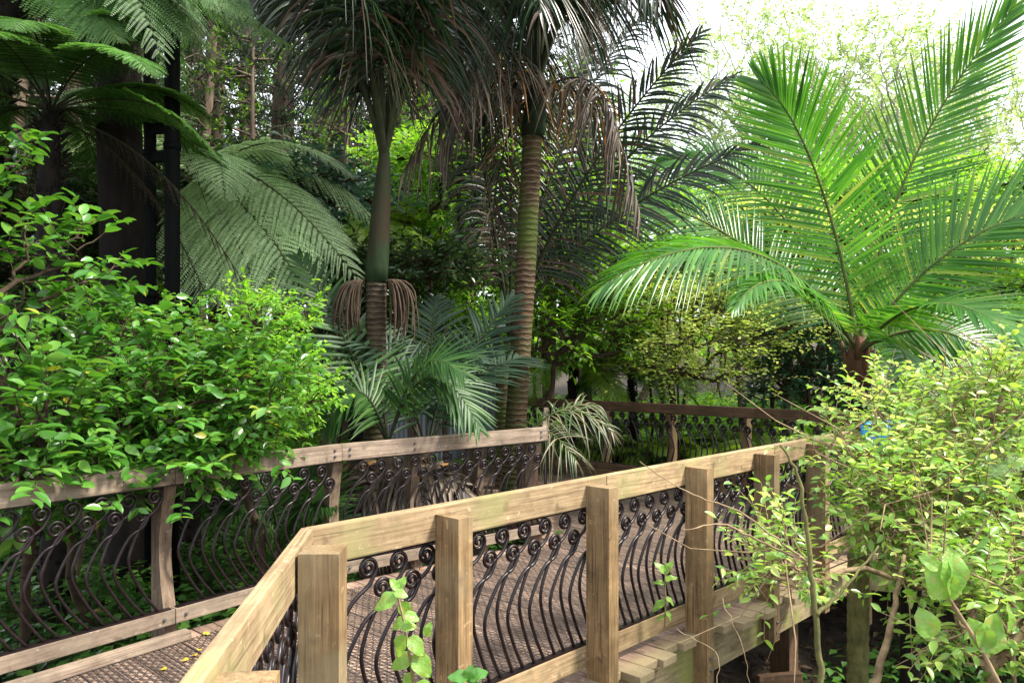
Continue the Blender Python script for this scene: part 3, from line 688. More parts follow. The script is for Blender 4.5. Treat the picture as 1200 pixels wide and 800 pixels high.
# ---- nikau variants for the tall palms
def nikau_mesh(P, mats, **kw):
    mb = MB(); palm_frond(mb, P, **kw); o = mb.build('frond', mats); me = o.data; bpy.data.objects.remove(o); return me
NV = [nikau_mesh(arch(3.1, rad(e), sg), ['nikau_d', 'rachis_dark'], npairs=60, ll=.8, lw=.034, vee=-.05, droop=dr, rr=.03, jit=.2, start=.26) for e, sg, dr in ((84, .1, .8), (74, .3, .9), (66, .7, 1.0), (78, .2, .8))]
ND = [nikau_mesh(arch(1.3, rad(e), sg), ['nikau_dead', 'rachis_dark'], npairs=30, ll=.5, lw=.024, vee=-.2, droop=1.0, rr=.015, jit=.25, start=.08) for e, sg in ((40, .8), (10, .9))]
def tall_nikau(label, basep, topp, crown, rt, shaft, nf, lean=(0, 0), seed=1, inflo=False, skirt=5, vi=(0, 3, 2, 1), sc=1.0, mats=('nikau_trunk',)):
    rr = np.random.default_rng(seed)
    b = np.array(basep); b[2] = float(hgt(b[0], b[1])) - .1
    t = thing('nikau_palm', label, 'palm tree', b)
    T = np.array(topp) - b; Cc = np.array(crown) - b
    mb = MB(); ring_tube(mb, [(0, 0, 0), T * .35 + (0, 0, .0), T * .7 + np.array([.01, 0, 0]), T], [rt * 1.12, rt, rt * .95, rt * .92])
    mb.build('trunk', mats[0], t)
    mb = MB(); d = Cc - T
    tube(mb, [T - d * .02, T + d * .12, T + d * .45, T + d * .8, Cc, Cc + d * .25], [rt * 1.0, shaft * 1.15, shaft * 1.05, shaft * .85, shaft * .7, shaft * .2], 16)
    mb.build('crownshaft', 'crownshaft', t)
    for k in range(nf):
        o = bpy.data.objects.new('frond', NV[vi[k % 4]]); C.objects.link(o); o.parent = t
        o.location = Cc + d * rr.uniform(-.05, .15); s = sc * rr.uniform(.88, 1.08); o.scale = (s, s, s)
        o.rotation_euler = (rr.normal(0, .08), rr.normal(0, .08), k * 2.39996 + rr.normal(0, .15))
    for k in range(skirt):
        o = bpy.data.objects.new('dead_frond', ND[k % 2]); C.objects.link(o); o.parent = t
        o.location = Cc + d * rr.uniform(-.3, .05); s = sc * rr.uniform(.75, 1.25); o.scale = (s, s, s)
        o.rotation_euler = (0, rr.uniform(-.1, .3), k * 2.2 + seed + rr.normal(0, .3)); o['label'] = 'hanging dead brown frond'
    if inflo:
        for az in (-.3, 2.8):
            mb = MB(); n = 46; base = T + np.array([math.cos(az) * rt, -rt * .6, -.02])
            for k in range(n):
                a = az + rr.normal(0, .35); r1 = rr.uniform(.04, .26); h = rr.uniform(.2, .55)
                e = base + np.array([math.cos(a) * r1 * 1.1, math.sin(a) * r1 * .7 - .05, 0])
                tube(mb, bez([base, e + (0, 0, .06), e + (math.cos(a) * .02, 0, -h * .6), e + (rr.normal(0, .02), 0, -h)], 8), [.008, .008, .008, .008, .007, .007, .006, .005], 4, cap=False)
            mb.build('flower_stalks', 'twig_dark', t)
    return t
tall_nikau('tall nikau palm with green crownshaft and hanging brown flower stalks behind the left railing', at(433, 515, 7.1), at(441, 328, 7.1), at(450, 195, 7.1), .10, .088, 13, seed=3, sc=1.08, vi=(0, 1, 3, 1), inflo=True, skirt=0, mats=('dark_trunk',))
tall_nikau('tall nikau palm with brown ringed mossy trunk beside the end of the left railing', at(594, 500, 8.4), at(624, 160, 8.4), at(631, 95, 8.4), .112, .11, 16, seed=8, sc=1.12, skirt=7)

# hanging dark fronds that come down behind the second palm's trunk
hang = thing('nikau_palm', 'nikau palm crown at the top centre whose long dark fronds sweep down to the right', 'palm tree', (*at(590, 500, 10.2)[:2], -.5))
hb = np.array([at(590, 500, 10.2)[0], 10.2, -.5])
mb = MB(); ring_tube(mb, [(0, 0, 0), at(592, 430, 10.2) - hb], [.12, .12]); mb.build('trunk', 'nikau_trunk', hang)
c0 = at(598, 395, 10.2)
for (tip, a, b2, ll, dr) in [((545, 60, 9.6), (585, 290, 10.2), (560, 170, 9.9), .55, .6), ((820, 40, 9.4), (635, 270, 10), (720, 140, 9.7), .75, .3), ((900, 165, 9.8), (650, 290, 10.1), (760, 215, 10), .75, .35), ((590, 20, 10.6), (598, 290, 10.3), (605, 140, 10.4), .6, .5), ((710, 0, 10.9), (625, 260, 10.4), (660, 120, 10.6), .7, .3), ((520, 120, 10.6), (580, 280, 10.3), (540, 180, 10.4), .55, .7), ((860, 90, 10.2), (640, 270, 10.2), (750, 150, 10.2), .8, .4), ((760, 10, 10.8), (625, 240, 10.4), (680, 90, 10.6), .8, .6), ((500, 20, 10.4), (590, 250, 10.3), (550, 100, 10.4), .7, .9)]:
    P = [c0 - hb, at(*a) - hb, at(*b2) - hb, at(*tip) - hb]
    frond_obj('frond', 'palm', P, ['nikau_d', 'rachis_dark'], hang, npairs=58, ll=ll, lw=.036, up=(.2, -1, .3), droop=dr, vee=.1, rr=.03, jit=.1, a0=62, a1=22, start=.2)

# ---- low young nikau behind the left railing
def low_palm(label, px, py, Y, tips, mat, ll=.6, lw=.038, dr=.18, stem='rachis_dark', jit=.07, npairs=30, name='nikau_seedling'):
    c = at(px, py, Y); g = float(hgt(c[0], c[1])); b = np.array([c[0], c[1], g]); t = thing(name, label, 'young palm', b)
    mb = MB(); tube(mb, [(0, 0, -.05), (0, 0, max(.1, c[2] - g))], [.07, .045], 10); mb.build('stem', 'twig_dark', t)
    for (tx, ty, dy, hgtpx) in tips:
        tip = at(tx, ty, Y + dy); mid = (c + tip) / 2 + np.array([0, 0, hgtpx / F * Y]); c1 = c + (mid - c) * .7 + np.array([0, 0, hgtpx / F * Y * .2]); c2 = mid + (tip - mid) * .4
        frond_obj('frond', 'palm', [c - b, c1 - b, c2 - b, tip - b], [mat, stem], t, npairs=npairs, ll=ll, lw=lw, droop=dr, vee=.2, rr=.013, jit=jit, up=(0, -.5, 1))
low_palm('low blue-green nikau fronds fanning out between the two tall palms behind the left railing', 500, 530, 7.4,
         [(365, 330, .4, 30), (600, 350, .5, 40), (420, 400, -.3, 70), (560, 420, -.3, 80), (620, 420, .9, 60), (510, 350, 1.2, 40)], 'nikau_blue', ll=.55)
low_palm('low nikau palm with glossy green drooping fronds left of the green-shafted palm', 455, 520, 6.7,
         [(350, 300, .6, 30), (540, 440, -.4, 90), (380, 500, -.3, 90), (560, 500, -.2, 120), (330, 420, .2, 60), (430, 380, .9, 30)], 'nikau_g', ll=.5)
low_palm('sprawling young palm with pale drooping fronds hanging over the end of the left railing', 612, 520, 7.75,
         [(716, 505, -.3, 55), (675, 540, -.5, 40), (700, 475, .3, 30)], 'nikau_dry', ll=.42, lw=.016, dr=.6, jit=.22, stem='rachis', npairs=19)
low_palm('green palm fronds hanging low between the left railing and the soil below the bushes', 330, 640, 6.4,
         [(250, 600, -.5, 40), (290, 560, -.2, 50), (390, 590, -.4, 40), (420, 640, -.2, 60), (340, 560, .4, 30)], 'nikau_g', ll=.5)
low_palm('palm with brown split drooping fronds just behind the left railing balusters', 450, 560, 6.75,
         [(400, 620, -.35, 45), (440, 640, -.45, 50), (500, 610, -.3, 50), (560, 590, -.1, 45), (420, 560, .3, 50)], 'nikau_dead', ll=.4, dr=.9, jit=.2)

# ------------------------------------------------------------------ tree ferns
def fern_mesh(P, mats, **kw):
    mb = MB(); fern_frond(mb, P, **kw); o = mb.build('frond', mats); me = o.data; bpy.data.objects.remove(o); return me
FV = {}
def fern_var(mat, L=2.2, pl=.5, npin=34, nn=20):
    key = (mat, L, pl)
    if key not in FV: FV[key] = [fern_mesh(arch(L, rad(e), sg), [mat, 'rachis_dark'], npin=npin, pl=pl, nn=nn, pn=.075, droop=.25) for e, sg in ((50, .5), (35, .55), (22, .6))]
    return FV[key]
fern_dead = [fern_mesh(arch(1.5, rad(-10), 1.25), ['fern_dead', 'rachis_dark'], npin=24, pl=.16, nn=10, pn=.03, droop=1.2)]
def tree_fern(label, base, crown, r, mat, nf=15, L=2.2, pl=.5, seed=1, dead=6, tilt=0, phase=0, sc=1, name='tree_fern', cat='tree fern', group=None):
    rr = np.random.default_rng(seed); b = np.array(base, float); b[2] = float(hgt(b[0], b[1])) - .05; c = np.array(crown) - b
    t = thing(name, label, cat, b, group=group)
    mb = MB(); n = 26; q = np.linspace(0, 1, n)[:, None]; pts = q * c + np.array([.02, 0, 0]) * np.sin(q * 6); tube(mb, pts, np.interp(q[:, 0], [0, .15, .85, 1], [r * 1.5, r, r * .95, r * .6]) * (1 + .1 * np.sin(np.arange(n) * 2.2)), 12)
    # stub ends of old stalks
    k = int(120 * np.linalg.norm(c)); qq = rr.uniform(.05, 1, k); aa = rr.uniform(0, 6.28, k); o = np.stack([np.cos(aa), np.sin(aa), np.zeros(k)], -1)
    frusta(mb, qq[:, None] * c + o * r * .8, qq[:, None] * c + o * (r * rr.uniform(1.1, 1.45, k))[:, None] + np.array([0, 0, .05]), .014, .006, 4)
    mb.build('trunk', 'bark_dark', t)
    vs_ = fern_var(mat, L, pl)
    for k in range(nf):
        o = bpy.data.objects.new('frond', vs_[(k + seed) % 3]); C.objects.link(o); o.parent = t; o.location = c
        s = sc * rr.uniform(.85, 1.1); o.scale = (s, s, s); o.rotation_euler = (rr.normal(0, .1) , rr.normal(tilt, .12), phase + k * 2.39996 + rr.normal(0, .1))
    for k in range(dead):
        o = bpy.data.objects.new('dead_frond', fern_dead[0]); C.objects.link(o); o.parent = t; o.location = c - np.array([0, 0, .05]); o['label'] = 'dead brown hanging frond'
        s = rr.uniform(.8, 1.2); o.scale = (s, s, s); o.rotation_euler = (0, rr.uniform(-.2, .3), k * 1.1 + rr.normal(0, .2))
    return t
tree_fern('dark-trunked tree fern at the far left with fronds fanning over the top corner', at(62, 500, 6.2), at(60, 130, 6.2), .10, 'fern', nf=14, L=1.7, pl=.36, seed=2, dead=4)
SF = tree_fern('silvery tree fern behind the black poles with pale fronds sweeping down to the right', at(222, 500, 8.3), at(228, 215, 8.3), .09, 'fern_silver', nf=8, L=2.2, pl=.5, seed=5, dead=3, phase=.3, tilt=.22)
YF = tree_fern('yellow-green tree fern left of the green-shafted palm in the middle distance', at(415, 480, 11.5), at(425, 262, 11.5), .1, 'fern_yellow', nf=13, L=1.9, pl=.42, seed=9, dead=2, tilt=.25)
HF = tree_fern('tall tree fern whose pale fronds hang into the picture from the top left edge', at(-60, 500, 7.5), at(20, -60, 7.0), .11, 'fern', nf=14, L=2.6, pl=.5, seed=12, dead=4, tilt=.3)
tree_fern('small pale tree fern among the saplings behind the far railing', at(672, 470, 13), at(672, 425, 13), .08, 'fern_yellow', nf=12, L=1.5, pl=.36, seed=4, dead=0, tilt=.15)
tree_fern('small silvery fern hanging over the right edge beside the bush', at(1225, 560, 4.6), at(1235, 540, 4.6), .05, 'fern_silver', nf=9, L=.9, pl=.2, seed=6, dead=0, tilt=.2)
for i, (px, Y, s_) in enumerate(((690, 12.6, .8), (760, 12.3, .7), (830, 12.0, .75), (900, 11.6, .7), (640, 13.4, .9), (960, 12.6, .8), (720, 14.5, 1), (860, 14, 1), (1060, 12, .9))):
    p = at(px, 470, Y); z = float(hgt(p[0], p[1])) + .6; tree_fern('low bright green fern in the row of ferns growing behind the far railing', (p[0], p[1], 0), (p[0], p[1], z), .05, 'fern_yellow', nf=10, L=1.1, pl=.28, seed=30 + i, dead=0, name='ground_fern', cat='fern', group='ferns behind the far railing', sc=s_ * 1.35)
tree_fern('blue-green tree fern in the hollow beneath the spreading small-leaved tree', at(745, 470, 14), at(740, 440, 14), .08, 'fern', nf=12, L=1.5, pl=.36, seed=14, dead=0, tilt=.15)

def add_fern_fronds(t, Y, lst, mat, pl, npin=40, nn=24, pn=.085, rr=.014):
    b = np.array(t.location)
    for (a, c1, c2, tip, dy, up) in lst:
        P = [at(*a, Y) - b, at(*c1, Y + dy * .3) - b, at(*c2, Y + dy * .7) - b, at(*tip, Y + dy) - b]
        frond_obj('frond', 'fern', P, [mat, 'rachis'], t, npin=npin, pl=pl, nn=nn, pn=pn, rr=rr, droop=.35, up=up, start=.1)
add_fern_fronds(SF, 8.0, [((222, 205), (270, 170), (350, 230), (425, 335), -.3, (.2, -.7, 1)), ((222, 208), (290, 200), (370, 240), (405, 300), .5, (.1, -.6, 1)), ((222, 210), (260, 200), (330, 280), (372, 372), -.8, (.3, -.8, 1)),
    ((222, 212), (245, 215), (290, 290), (310, 375), -.6, (.4, -1, .7)), ((222, 212), (235, 230), (255, 290), (262, 360), -.5, (.4, -1, .3)), ((222, 205), (280, 140), (380, 190), (440, 262), .8, (0, -.5, 1))], 'fern_silver', .55, npin=34, nn=26, pn=.075)
add_fern_fronds(YF, 10.8, [((415, 262), (430, 225), (460, 225), (490, 245), .3, (0, -.6, 1)), ((415, 262), (390, 215), (345, 215), (310, 240), 0, (0, -.6, 1)), ((415, 264), (440, 250), (455, 270), (470, 300), -.5, (0, -.6, 1)), ((415, 262), (380, 245), (340, 260), (325, 285), -.4, (0, -.6, 1))], 'fern_yellow', .45)
add_fern_fronds(HF, 6.2, [((20, -60), (80, -60), (160, -20), (222, 48), -.2, (0, -.5, 1)), ((20, -60), (130, -70), (250, -10), (350, 62), .3, (0, -.5, 1)), ((20, -60), (140, -90), (240, -40), (290, 20), -.3, (0, -.5, 1)), ((20, -60), (60, -40), (110, 0), (140, 50), -.5, (0, -.6, 1))], 'fern', .42)
# ------------------------------------------------------------------ dark trunk and black poles on the left
def trunk_tree(name, label, cat, px, Y, r, mat, top=11, px2=None, group=None, seed=0, limbs=True):
    rr = np.random.default_rng(seed); b = at(px, 415, Y); b[2] = float(hgt(b[0], b[1])) - .1
    t = thing(name, label, cat, b, group=group); mb = MB(); n = 18; z = np.linspace(0, top - b[2], n)
    dx = 0 if px2 is None else (px2 - px) / F * Y
    pts = np.stack([dx * z / (top - b[2]) + .05 * np.sin(z * .7 + seed), .05 * np.cos(z * .6), z], -1); rad_ = r * (1.25 - .25 * np.minimum(z / 1.0, 1)) * (1 - .45 * z / (top - b[2]))
    tube(mb, pts, rad_, 14); mb.build('trunk', mat, t)
    return t, pts, b, rr
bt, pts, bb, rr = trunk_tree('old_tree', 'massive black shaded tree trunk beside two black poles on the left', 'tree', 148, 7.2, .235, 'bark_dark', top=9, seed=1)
for px, w, Y in ((176, .05, 6.9), (202, .062, 6.7)):
    b = at(px, 415, Y); g = float(hgt(b[0], b[1]))
    t = thing('pole', 'slim black pole against the massive dark trunk' if px < 190 else 'thicker free-standing black pole right of the massive dark trunk', 'pole', (b[0], b[1], g))
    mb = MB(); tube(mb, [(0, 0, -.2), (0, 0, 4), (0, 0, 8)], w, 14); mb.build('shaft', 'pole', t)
    for z in ((180, 345) if px < 190 else (172,)):
        zz = at(px, z, Y)[2] - g; mb = MB(); tube(mb, [(0, 0, zz - .03), (0, 0, zz + .03)], w * 1.15, 14); mb.build('collar', 'pole', t)
    if px < 190:
        for py in (152, 185):
            a = at(176, py, 6.9) - (b[0], b[1], g); c = at(197, py - 2, 6.78) - (b[0], b[1], g); board('bracket', a, c, .05, .09, 'pole', t)

# ------------------------------------------------------------------ bushes and small trees
def foliage_plant(name, label, cat, roots, blobs, leaf=.09, lwid=.5, twig=.3, per=8, mat='leaf_bright', tmat='twig', tpl=LEAF, seed=0, group=None, rmax=.03, updir=.35, flat=0, hangp=.0, shell=.5, bare=0, origin=None, outl=.9, tr=.0022):
    """roots: plan points; blobs: (cx,cy,cz,rx,ry,rz,n) of twigs. Twigs grow from a branch skeleton that starts at the roots."""
    rr = np.random.default_rng(seed + 100)
    ro = [np.array([*r_[:2], float(hgt(r_[0], r_[1])) - .05 if len(r_) == 2 else r_[2]], float) for r_ in roots]
    o0 = ro[0].copy() if origin is None else np.array(origin)
    P, Dr = [], []
    for (cx, cy, cz, rx, ry, rz, n) in blobs:
        u = nrm(rr.normal(0, 1, (n, 3))); q = rr.uniform(0, 1, n) ** (1 / (3 + 3 * shell))
        lump = .95 + .35 * np.sin(u[:, 0] * 5 + seed) * np.sin(u[:, 2] * 4.3 + seed * 2) + .22 * np.sin(u[:, 0] * 11 + 1) * np.sin(u[:, 1] * 9); off = u * (q * lump)[:, None] * np.array([rx, ry, rz]); P.append(np.array([cx, cy, cz]) + off); Dr.append(nrm(u * outl + np.array([0, 0, updir]) + rr.normal(0, .45, (n, 3))))
    P = np.concatenate(P); Dr = np.concatenate(Dr)
    lim = hgt(P[:, 0], P[:, 1]) + .05; P[:, 2] = np.maximum(P[:, 2], lim)
    # skeleton
    d0 = np.min(np.stack([np.linalg.norm(P - r_, axis=1) for r_ in ro]), 0); order = np.argsort(d0); P = P[order]; Dr = Dr[order]
    nodes = list(ro); par = [-1] * len(ro); plen = [0.0] * len(ro); NA = np.zeros((len(ro) + len(P) * 2, 3)); NA[:len(ro)] = ro; PL = np.zeros(len(NA)); cnt = len(ro)
    sub = max(1, len(P) // 260); tip = []
    for i in range(len(P)):
        d = np.linalg.norm(NA[:cnt] - P[i], axis=1); j = int(np.argmin(d + .35 * PL[:cnt]))
        if i % sub == 0 or d[j] > .5:
            if d[j] > .35:
                mid = (NA[j] * .5 + P[i] * .5) + rr.normal(0, .06 * d[j], 3) + np.array([0, 0, .06 * d[j]]); NA[cnt] = mid; PL[cnt] = PL[j] + d[j] * .5; par.append(j); j = cnt; cnt += 1
            NA[cnt] = P[i]; PL[cnt] = PL[j] + np.linalg.norm(NA[j] - P[i]); par.append(j); tip.append((i, cnt)); cnt += 1
        else: tip.append((i, -j - 1))
    wgt = np.ones(cnt)
    for k in range(cnt - 1, -1, -1):
        if par[k] >= 0: wgt[par[k]] += wgt[k]
    rd = np.minimum(rmax, tr * 1.3 * wgt ** .45)
    mb = MB(); ks = [k for k in range(cnt) if par[k] >= 0]; A_ = NA[[par[k] for k in ks]]; B_ = NA[ks]; ra = rd[[par[k] for k in ks]]; rb = rd[ks]; ra = np.minimum(ra, rb * 1.5)
    # bend each branch edge in three
    m1 = A_ + (B_ - A_) / 3 + rr.normal(0, .035, A_.shape) * np.linalg.norm(B_ - A_, axis=1)[:, None]; m2 = A_ + (B_ - A_) * 2 / 3 + rr.normal(0, .035, A_.shape) * np.linalg.norm(B_ - A_, axis=1)[:, None]
    for a, b, x, y in ((A_, m1, ra, ra * .7 + rb * .3), (m1, m2, ra * .7 + rb * .3, ra * .3 + rb * .7), (m2, B_, ra * .3 + rb * .7, rb)): frusta(mb, a - o0, b - o0, x, y, 5)
    lo = [(i, -c_ - 1) for i, c_ in tip if c_ < 0]
    if lo:
        ii = np.array([a for a, _ in lo]); jj = np.array([b for _, b in lo]); dist = np.linalg.norm(NA[jj] - P[ii], axis=1)
        frusta(mb, NA[jj] - o0, P[ii] - o0, tr * 1.2, tr, 3)
    # twigs
    n = len(P); TL = twig * rr.uniform(.6, 1.3, n); side = rr.normal(0, .3, (n, 3)); e1 = P + Dr * (TL * .5)[:, None]; e2 = e1 + nrm(Dr + side - np.array([0, 0, hangp])) * (TL * .5)[:, None]
    frusta(mb, P - o0, e1 - o0, tr, tr * .8, 3); frusta(mb, e1 - o0, e2 - o0, tr * .8, tr * .5, 3)
    if bare:
        k = rr.choice(n, bare); bd = nrm(rr.normal(0, 1, (bare, 3)) + np.array([0, 0, .3])); Lb = rr.uniform(.3, .9, bare)
        q1 = P[k] + bd * (Lb * .5)[:, None]; q2 = q1 + nrm(bd + rr.normal(0, .5, (bare, 3))) * (Lb * .5)[:, None]
        frusta(mb, P[k] - o0, q1 - o0, tr * 1.7, tr * 1.3, 4); frusta(mb, q1 - o0, q2 - o0, tr * 1.3, tr * .6, 4)
    t = thing(name, label, cat, o0, group=group)
    mb.build('branches', tmat, t)
    # leaves
    q = np.tile(np.linspace(.12, 1.0, per), n); idx = np.repeat(np.arange(n), per); q = np.clip(q + rr.normal(0, .04, len(q)), 0, 1)
    pos = np.where(q[:, None] < .5, P[idx] + (e1 - P)[idx] * (q * 2)[:, None], e1[idx] + (e2 - e1)[idx] * ((q - .5) * 2)[:, None])
    ax = nrm((e2 - P))[idx]; rnd = nrm(np.cross(ax, nrm(rr.normal(0, 1, ax.shape)))); alt = np.where(np.arange(len(q)) % 2 == 0, 1, -1)[:, None]
    sd_ = nrm(np.cross(ax, np.array([0, 0, 1.0])) + 1e-4) * alt
    dd = nrm(ax * rr.uniform(.3, .9, len(q))[:, None] + sd_ * (1 - .4 * 0) + rnd * .5 + np.array([0, 0, -.12 + .3 * flat * 0]))
    if flat: dd[:, 2] *= (1 - flat)
    nn_ = nrm(np.array([0, 0, 1.0]) + rr.normal(0, .42, ax.shape) * (1 - flat * .6))
    ls = leaf * rr.uniform(.55, 1.15, len(q)); mf = MB(); leaves(mf, pos - o0, dd, nn_, ls, ls * lwid, tpl)
    mf.build('foliage', mat, t)
    return t
def blob(px, py, Y, rx, ry, rpz, n):
    c = at(px, py, Y); return (c[0], c[1], c[2], rx / F * Y, ry, rpz / F * Y, n)

# left foreground bushes
foliage_plant('broadleaf_bush', 'glossy bright green broadleaf bush leaning over the left railing', 'bush', [(-3.0, 5.9), (-2.5, 6.2), (-2.2, 6.0)],
    [blob(190, 445, 5.35, 130, .5, 64, 185), blob(130, 500, 5.0, 120, .4, 55, 160), blob(150, 388, 5.6, 75, .4, 30, 55), blob(250, 480, 5.2, 100, .4, 60, 200), blob(90, 560, 4.7, 90, .2, 25, 60), blob(205, 555, 4.8, 40, .12, 22, 22)],
    leaf=.098, lwid=.5, twig=.26, per=9, mat='leaf_bright', tmat='twig_dark', seed=1, shell=.2, tr=.003)
foliage_plant('broadleaf_bush', 'large-leaved glossy bush at the left edge reaching up in front of the tree fern trunk', 'bush', [(-3.6, 4.9), (-3.3, 5.2)],
    [blob(0, 330, 4.7, 42, .35, 110, 60), blob(-5, 200, 4.9, 22, .2, 50, 14), blob(40, 500, 4.5, 65, .3, 75, 80), blob(100, 300, 5.0, 40, .2, 50, 18), blob(20, 560, 4.3, 60, .2, 25, 30)],
    leaf=.125, lwid=.5, twig=.3, per=8, mat='leaf_bright', tmat='twig_dark', seed=2, shell=.1, tr=.0035)
foliage_plant('broadleaf_bush', 'finer lime green leafy bush at the right end of the left bushes, over the rail', 'bush', [(-1.9, 6.3), (-1.7, 6.5)],
    [blob(298, 450, 5.75, 66, .4, 40, 260), blob(310, 375, 6.1, 55, .3, 28, 130), blob(270, 520, 5.5, 60, .3, 28, 150), blob(345, 470, 5.8, 40, .3, 28, 90)],
    leaf=.062, lwid=.48, twig=.2, per=10, mat='leaf_lime', tmat='twig_dark', seed=3, shell=.2, tr=.0024)

# right foreground bush
foliage_plant('twiggy_bush', 'sprawling bright green twiggy bush covering the right side of the near railing', 'bush', [at(965, 900, 3.4)[:2], at(1000, 900, 3.6)[:2], at(1090, 900, 3.9)[:2], at(1180, 900, 4.2)[:2]],
    [blob(1085, 555, 4.6, 115, .5, 66, 270), blob(1045, 590, 4.2, 58, .35, 75, 140), blob(1155, 630, 4.4, 90, .4, 110, 210), blob(1135, 470, 5.2, 95, .5, 36, 150), blob(915, 655, 3.9, 40, .2, 36, 60), blob(1030, 480, 4.9, 45, .25, 34, 50), blob(1180, 470, 4.8, 60, .3, 50, 120), blob(985, 520, 4.6, 30, .15, 30, 22)],
    leaf=.064, lwid=.46, twig=.24, per=8, mat='leaf_right', tmat='twig', seed=4, shell=.0, bare=90, tr=.0028, rmax=.013)
foliage_plant('twiggy_bush', 'lower bush of hanging green leaves at the bottom right corner below the sprawling one', 'bush', [at(1150, 950, 3.0)[:2], at(1230, 950, 3.2)[:2]],
    [blob(1150, 720, 3.5, 70, .25, 60, 120), blob(1200, 660, 3.8, 50, .3, 60, 80)],
    leaf=.07, lwid=.46, twig=.22, per=8, mat='leaf_right', tmat='twig', seed=5, shell=.0, bare=14, tr=.003)

# thin arching bare stems in front on the right
def bare_stems(name, label, roots, mat='twig'):
    b = np.array(roots[0][0][0]); b[2] = float(hgt(b[0], b[1])); t = thing(name, label, 'stems', b)
    for pts, r0 in roots:
        pts = np.array(pts); cs = np.linspace(0, 1, len(pts)); q = np.linspace(0, 1, len(pts) * 6)
        # smooth
        P = np.stack([np.interp(q, cs, pts[:, k]) for k in range(3)], -1); K = np.array([.25, .5, .25])
        for _ in range(4): P[1:-1] = P[:-2] * .25 + P[1:-1] * .5 + P[2:] * .25
        P += np.random.default_rng(3).normal(0, .0025, P.shape)
        mb = MB(); tube(mb, P - b, np.linspace(r0, r0 * .4, len(P)), 7); mb.build('stem', mat, t)
    return t
bare_stems('mossy_stem', 'knotty green-brown stem rising diagonally in front of the near railing at the right', [
    ([at(965, 830, 2.9), at(955, 720, 2.95), at(950, 650, 3.0), at(938, 560, 3.05), at(915, 520, 3.1)], .013),
    ([at(955, 720, 2.95), at(990, 690, 3.0), at(1030, 640, 3.1)], .009)], 'moss_bark')
bare_stems('leaning_branch', 'bare tan branch reaching left across the near railing posts', [
    ([at(960, 660, 3.0), at(900, 640, 3.0), at(850, 612, 3.0), at(800, 620, 2.95)], .006),
    ([at(935, 650, 3.0), at(870, 600, 3.0), at(800, 575, 3.0), at(750, 540, 3.0)], .004)], 'twig')
bare_stems('leaning_branch', 'orange-brown thick leaning stem in the gloom at the bottom right', [([at(1015, 830, 3.6), at(1045, 730, 3.7), at(1060, 650, 3.8)], .022)], 'twig')
bare_stems('hanging_vine', 'thin wiry vine hanging below the boardwalk edge beam', [([at(845, 700, 3.5), at(872, 760, 3.4), at(885, 830, 3.4)], .002), ([at(790, 735, 3.5), at(845, 765, 3.3), at(838, 830, 3.2)], .002)], 'twig')

# big out-of-focus leaves at the bottom right, on a red-brown stalk
def big_leaf_shoot(label, stalk, lv, Y, mat='leaf_lime', name='leafy_shoot'):
    b = at(*stalk[0], Y); t = thing(name, label, 'shoot', b); mb = MB()
    P = np.array([at(x, y, Y) for x, y in stalk]) - b; q = np.linspace(0, 1, 20); P = np.stack([np.interp(q, np.linspace(0, 1, len(P)), P[:, k]) for k in range(3)], -1)
    tube(mb, P, np.linspace(.006, .003, 20), 6); mb.build('stem', 'twig', t)
    return t, b
def leaf_at(t, b, px, py, dx, dy, Y, ln, wd, mat, nv=(0, -.7, .7)):
    p = at(px, py, Y); q = at(px + dx, py + dy, Y); d = nrm((q - p)[None]); mb = MB(); leaves(mb, (p - b)[None], d, np.array([nv], float), ln, wd, LEAF_HI); mb.build('leaf', mat, t)
# smoother, wider leaf
_s = np.linspace(0, 1, 9); _w = np.sin(np.pi * np.clip(_s, 0, 1) ** .75) ** .7 * .5; _w[0] = .02; _w[-1] = .01
_v = []; 
for s_, w_ in zip(_s, _w): _v += [[-w_, s_ - .03, .22 * w_ + .05 * math.sin(s_ * 14) - .25 * s_ ** 2], [-w_ * .5, s_, .16 * w_ + .02 * math.sin(s_ * 14 + 1) - .25 * s_ ** 2], [0, s_, -.25 * s_ ** 2], [w_ * .5, s_, .16 * w_ + .02 * math.sin(s_ * 13) - .25 * s_ ** 2], [w_, s_ - .03, .22 * w_ + .05 * math.sin(s_ * 12 + 2) - .25 * s_ ** 2]]
_f = [[i * 5 + j, i * 5 + j + 1, i * 5 + j + 6, i * 5 + j + 5] for i in range(8) for j in range(4)]
LEAF_HI = (np.array(_v), [np.array(_f)])
t, b = big_leaf_shoot('red-brown stalk with large yellow-green leaves very near at the bottom right', [(1185, 830), (1150, 760), (1112, 700)], None, 1.6)
for px, py, dx, dy, ln, wd, nv in [(1112, 700, -26, -55, .085, .062, (-.3, -1, .2)), (1112, 702, 20, -70, .10, .05, (.5, -1, .1)), (1116, 690, 4, -60, .085, .06, (.1, -1, .6)), (1100, 665, -30, -20, .045, .03, (0, -1, .3)), (1150, 762, 30, -48, .085, .065, (.2, -1, .3)), (1160, 760, -20, -30, .07, .05, (-.4, -1, .3)), (1092, 745, -14, -35, .06, .05, (-.2, -1, .4)), (1180, 740, 12, -50, .06, .03, (.8, -1, .3))]:
    leaf_at(t, b, px, py, dx, dy, 1.6, ln, wd, 'leaf_near', nv)

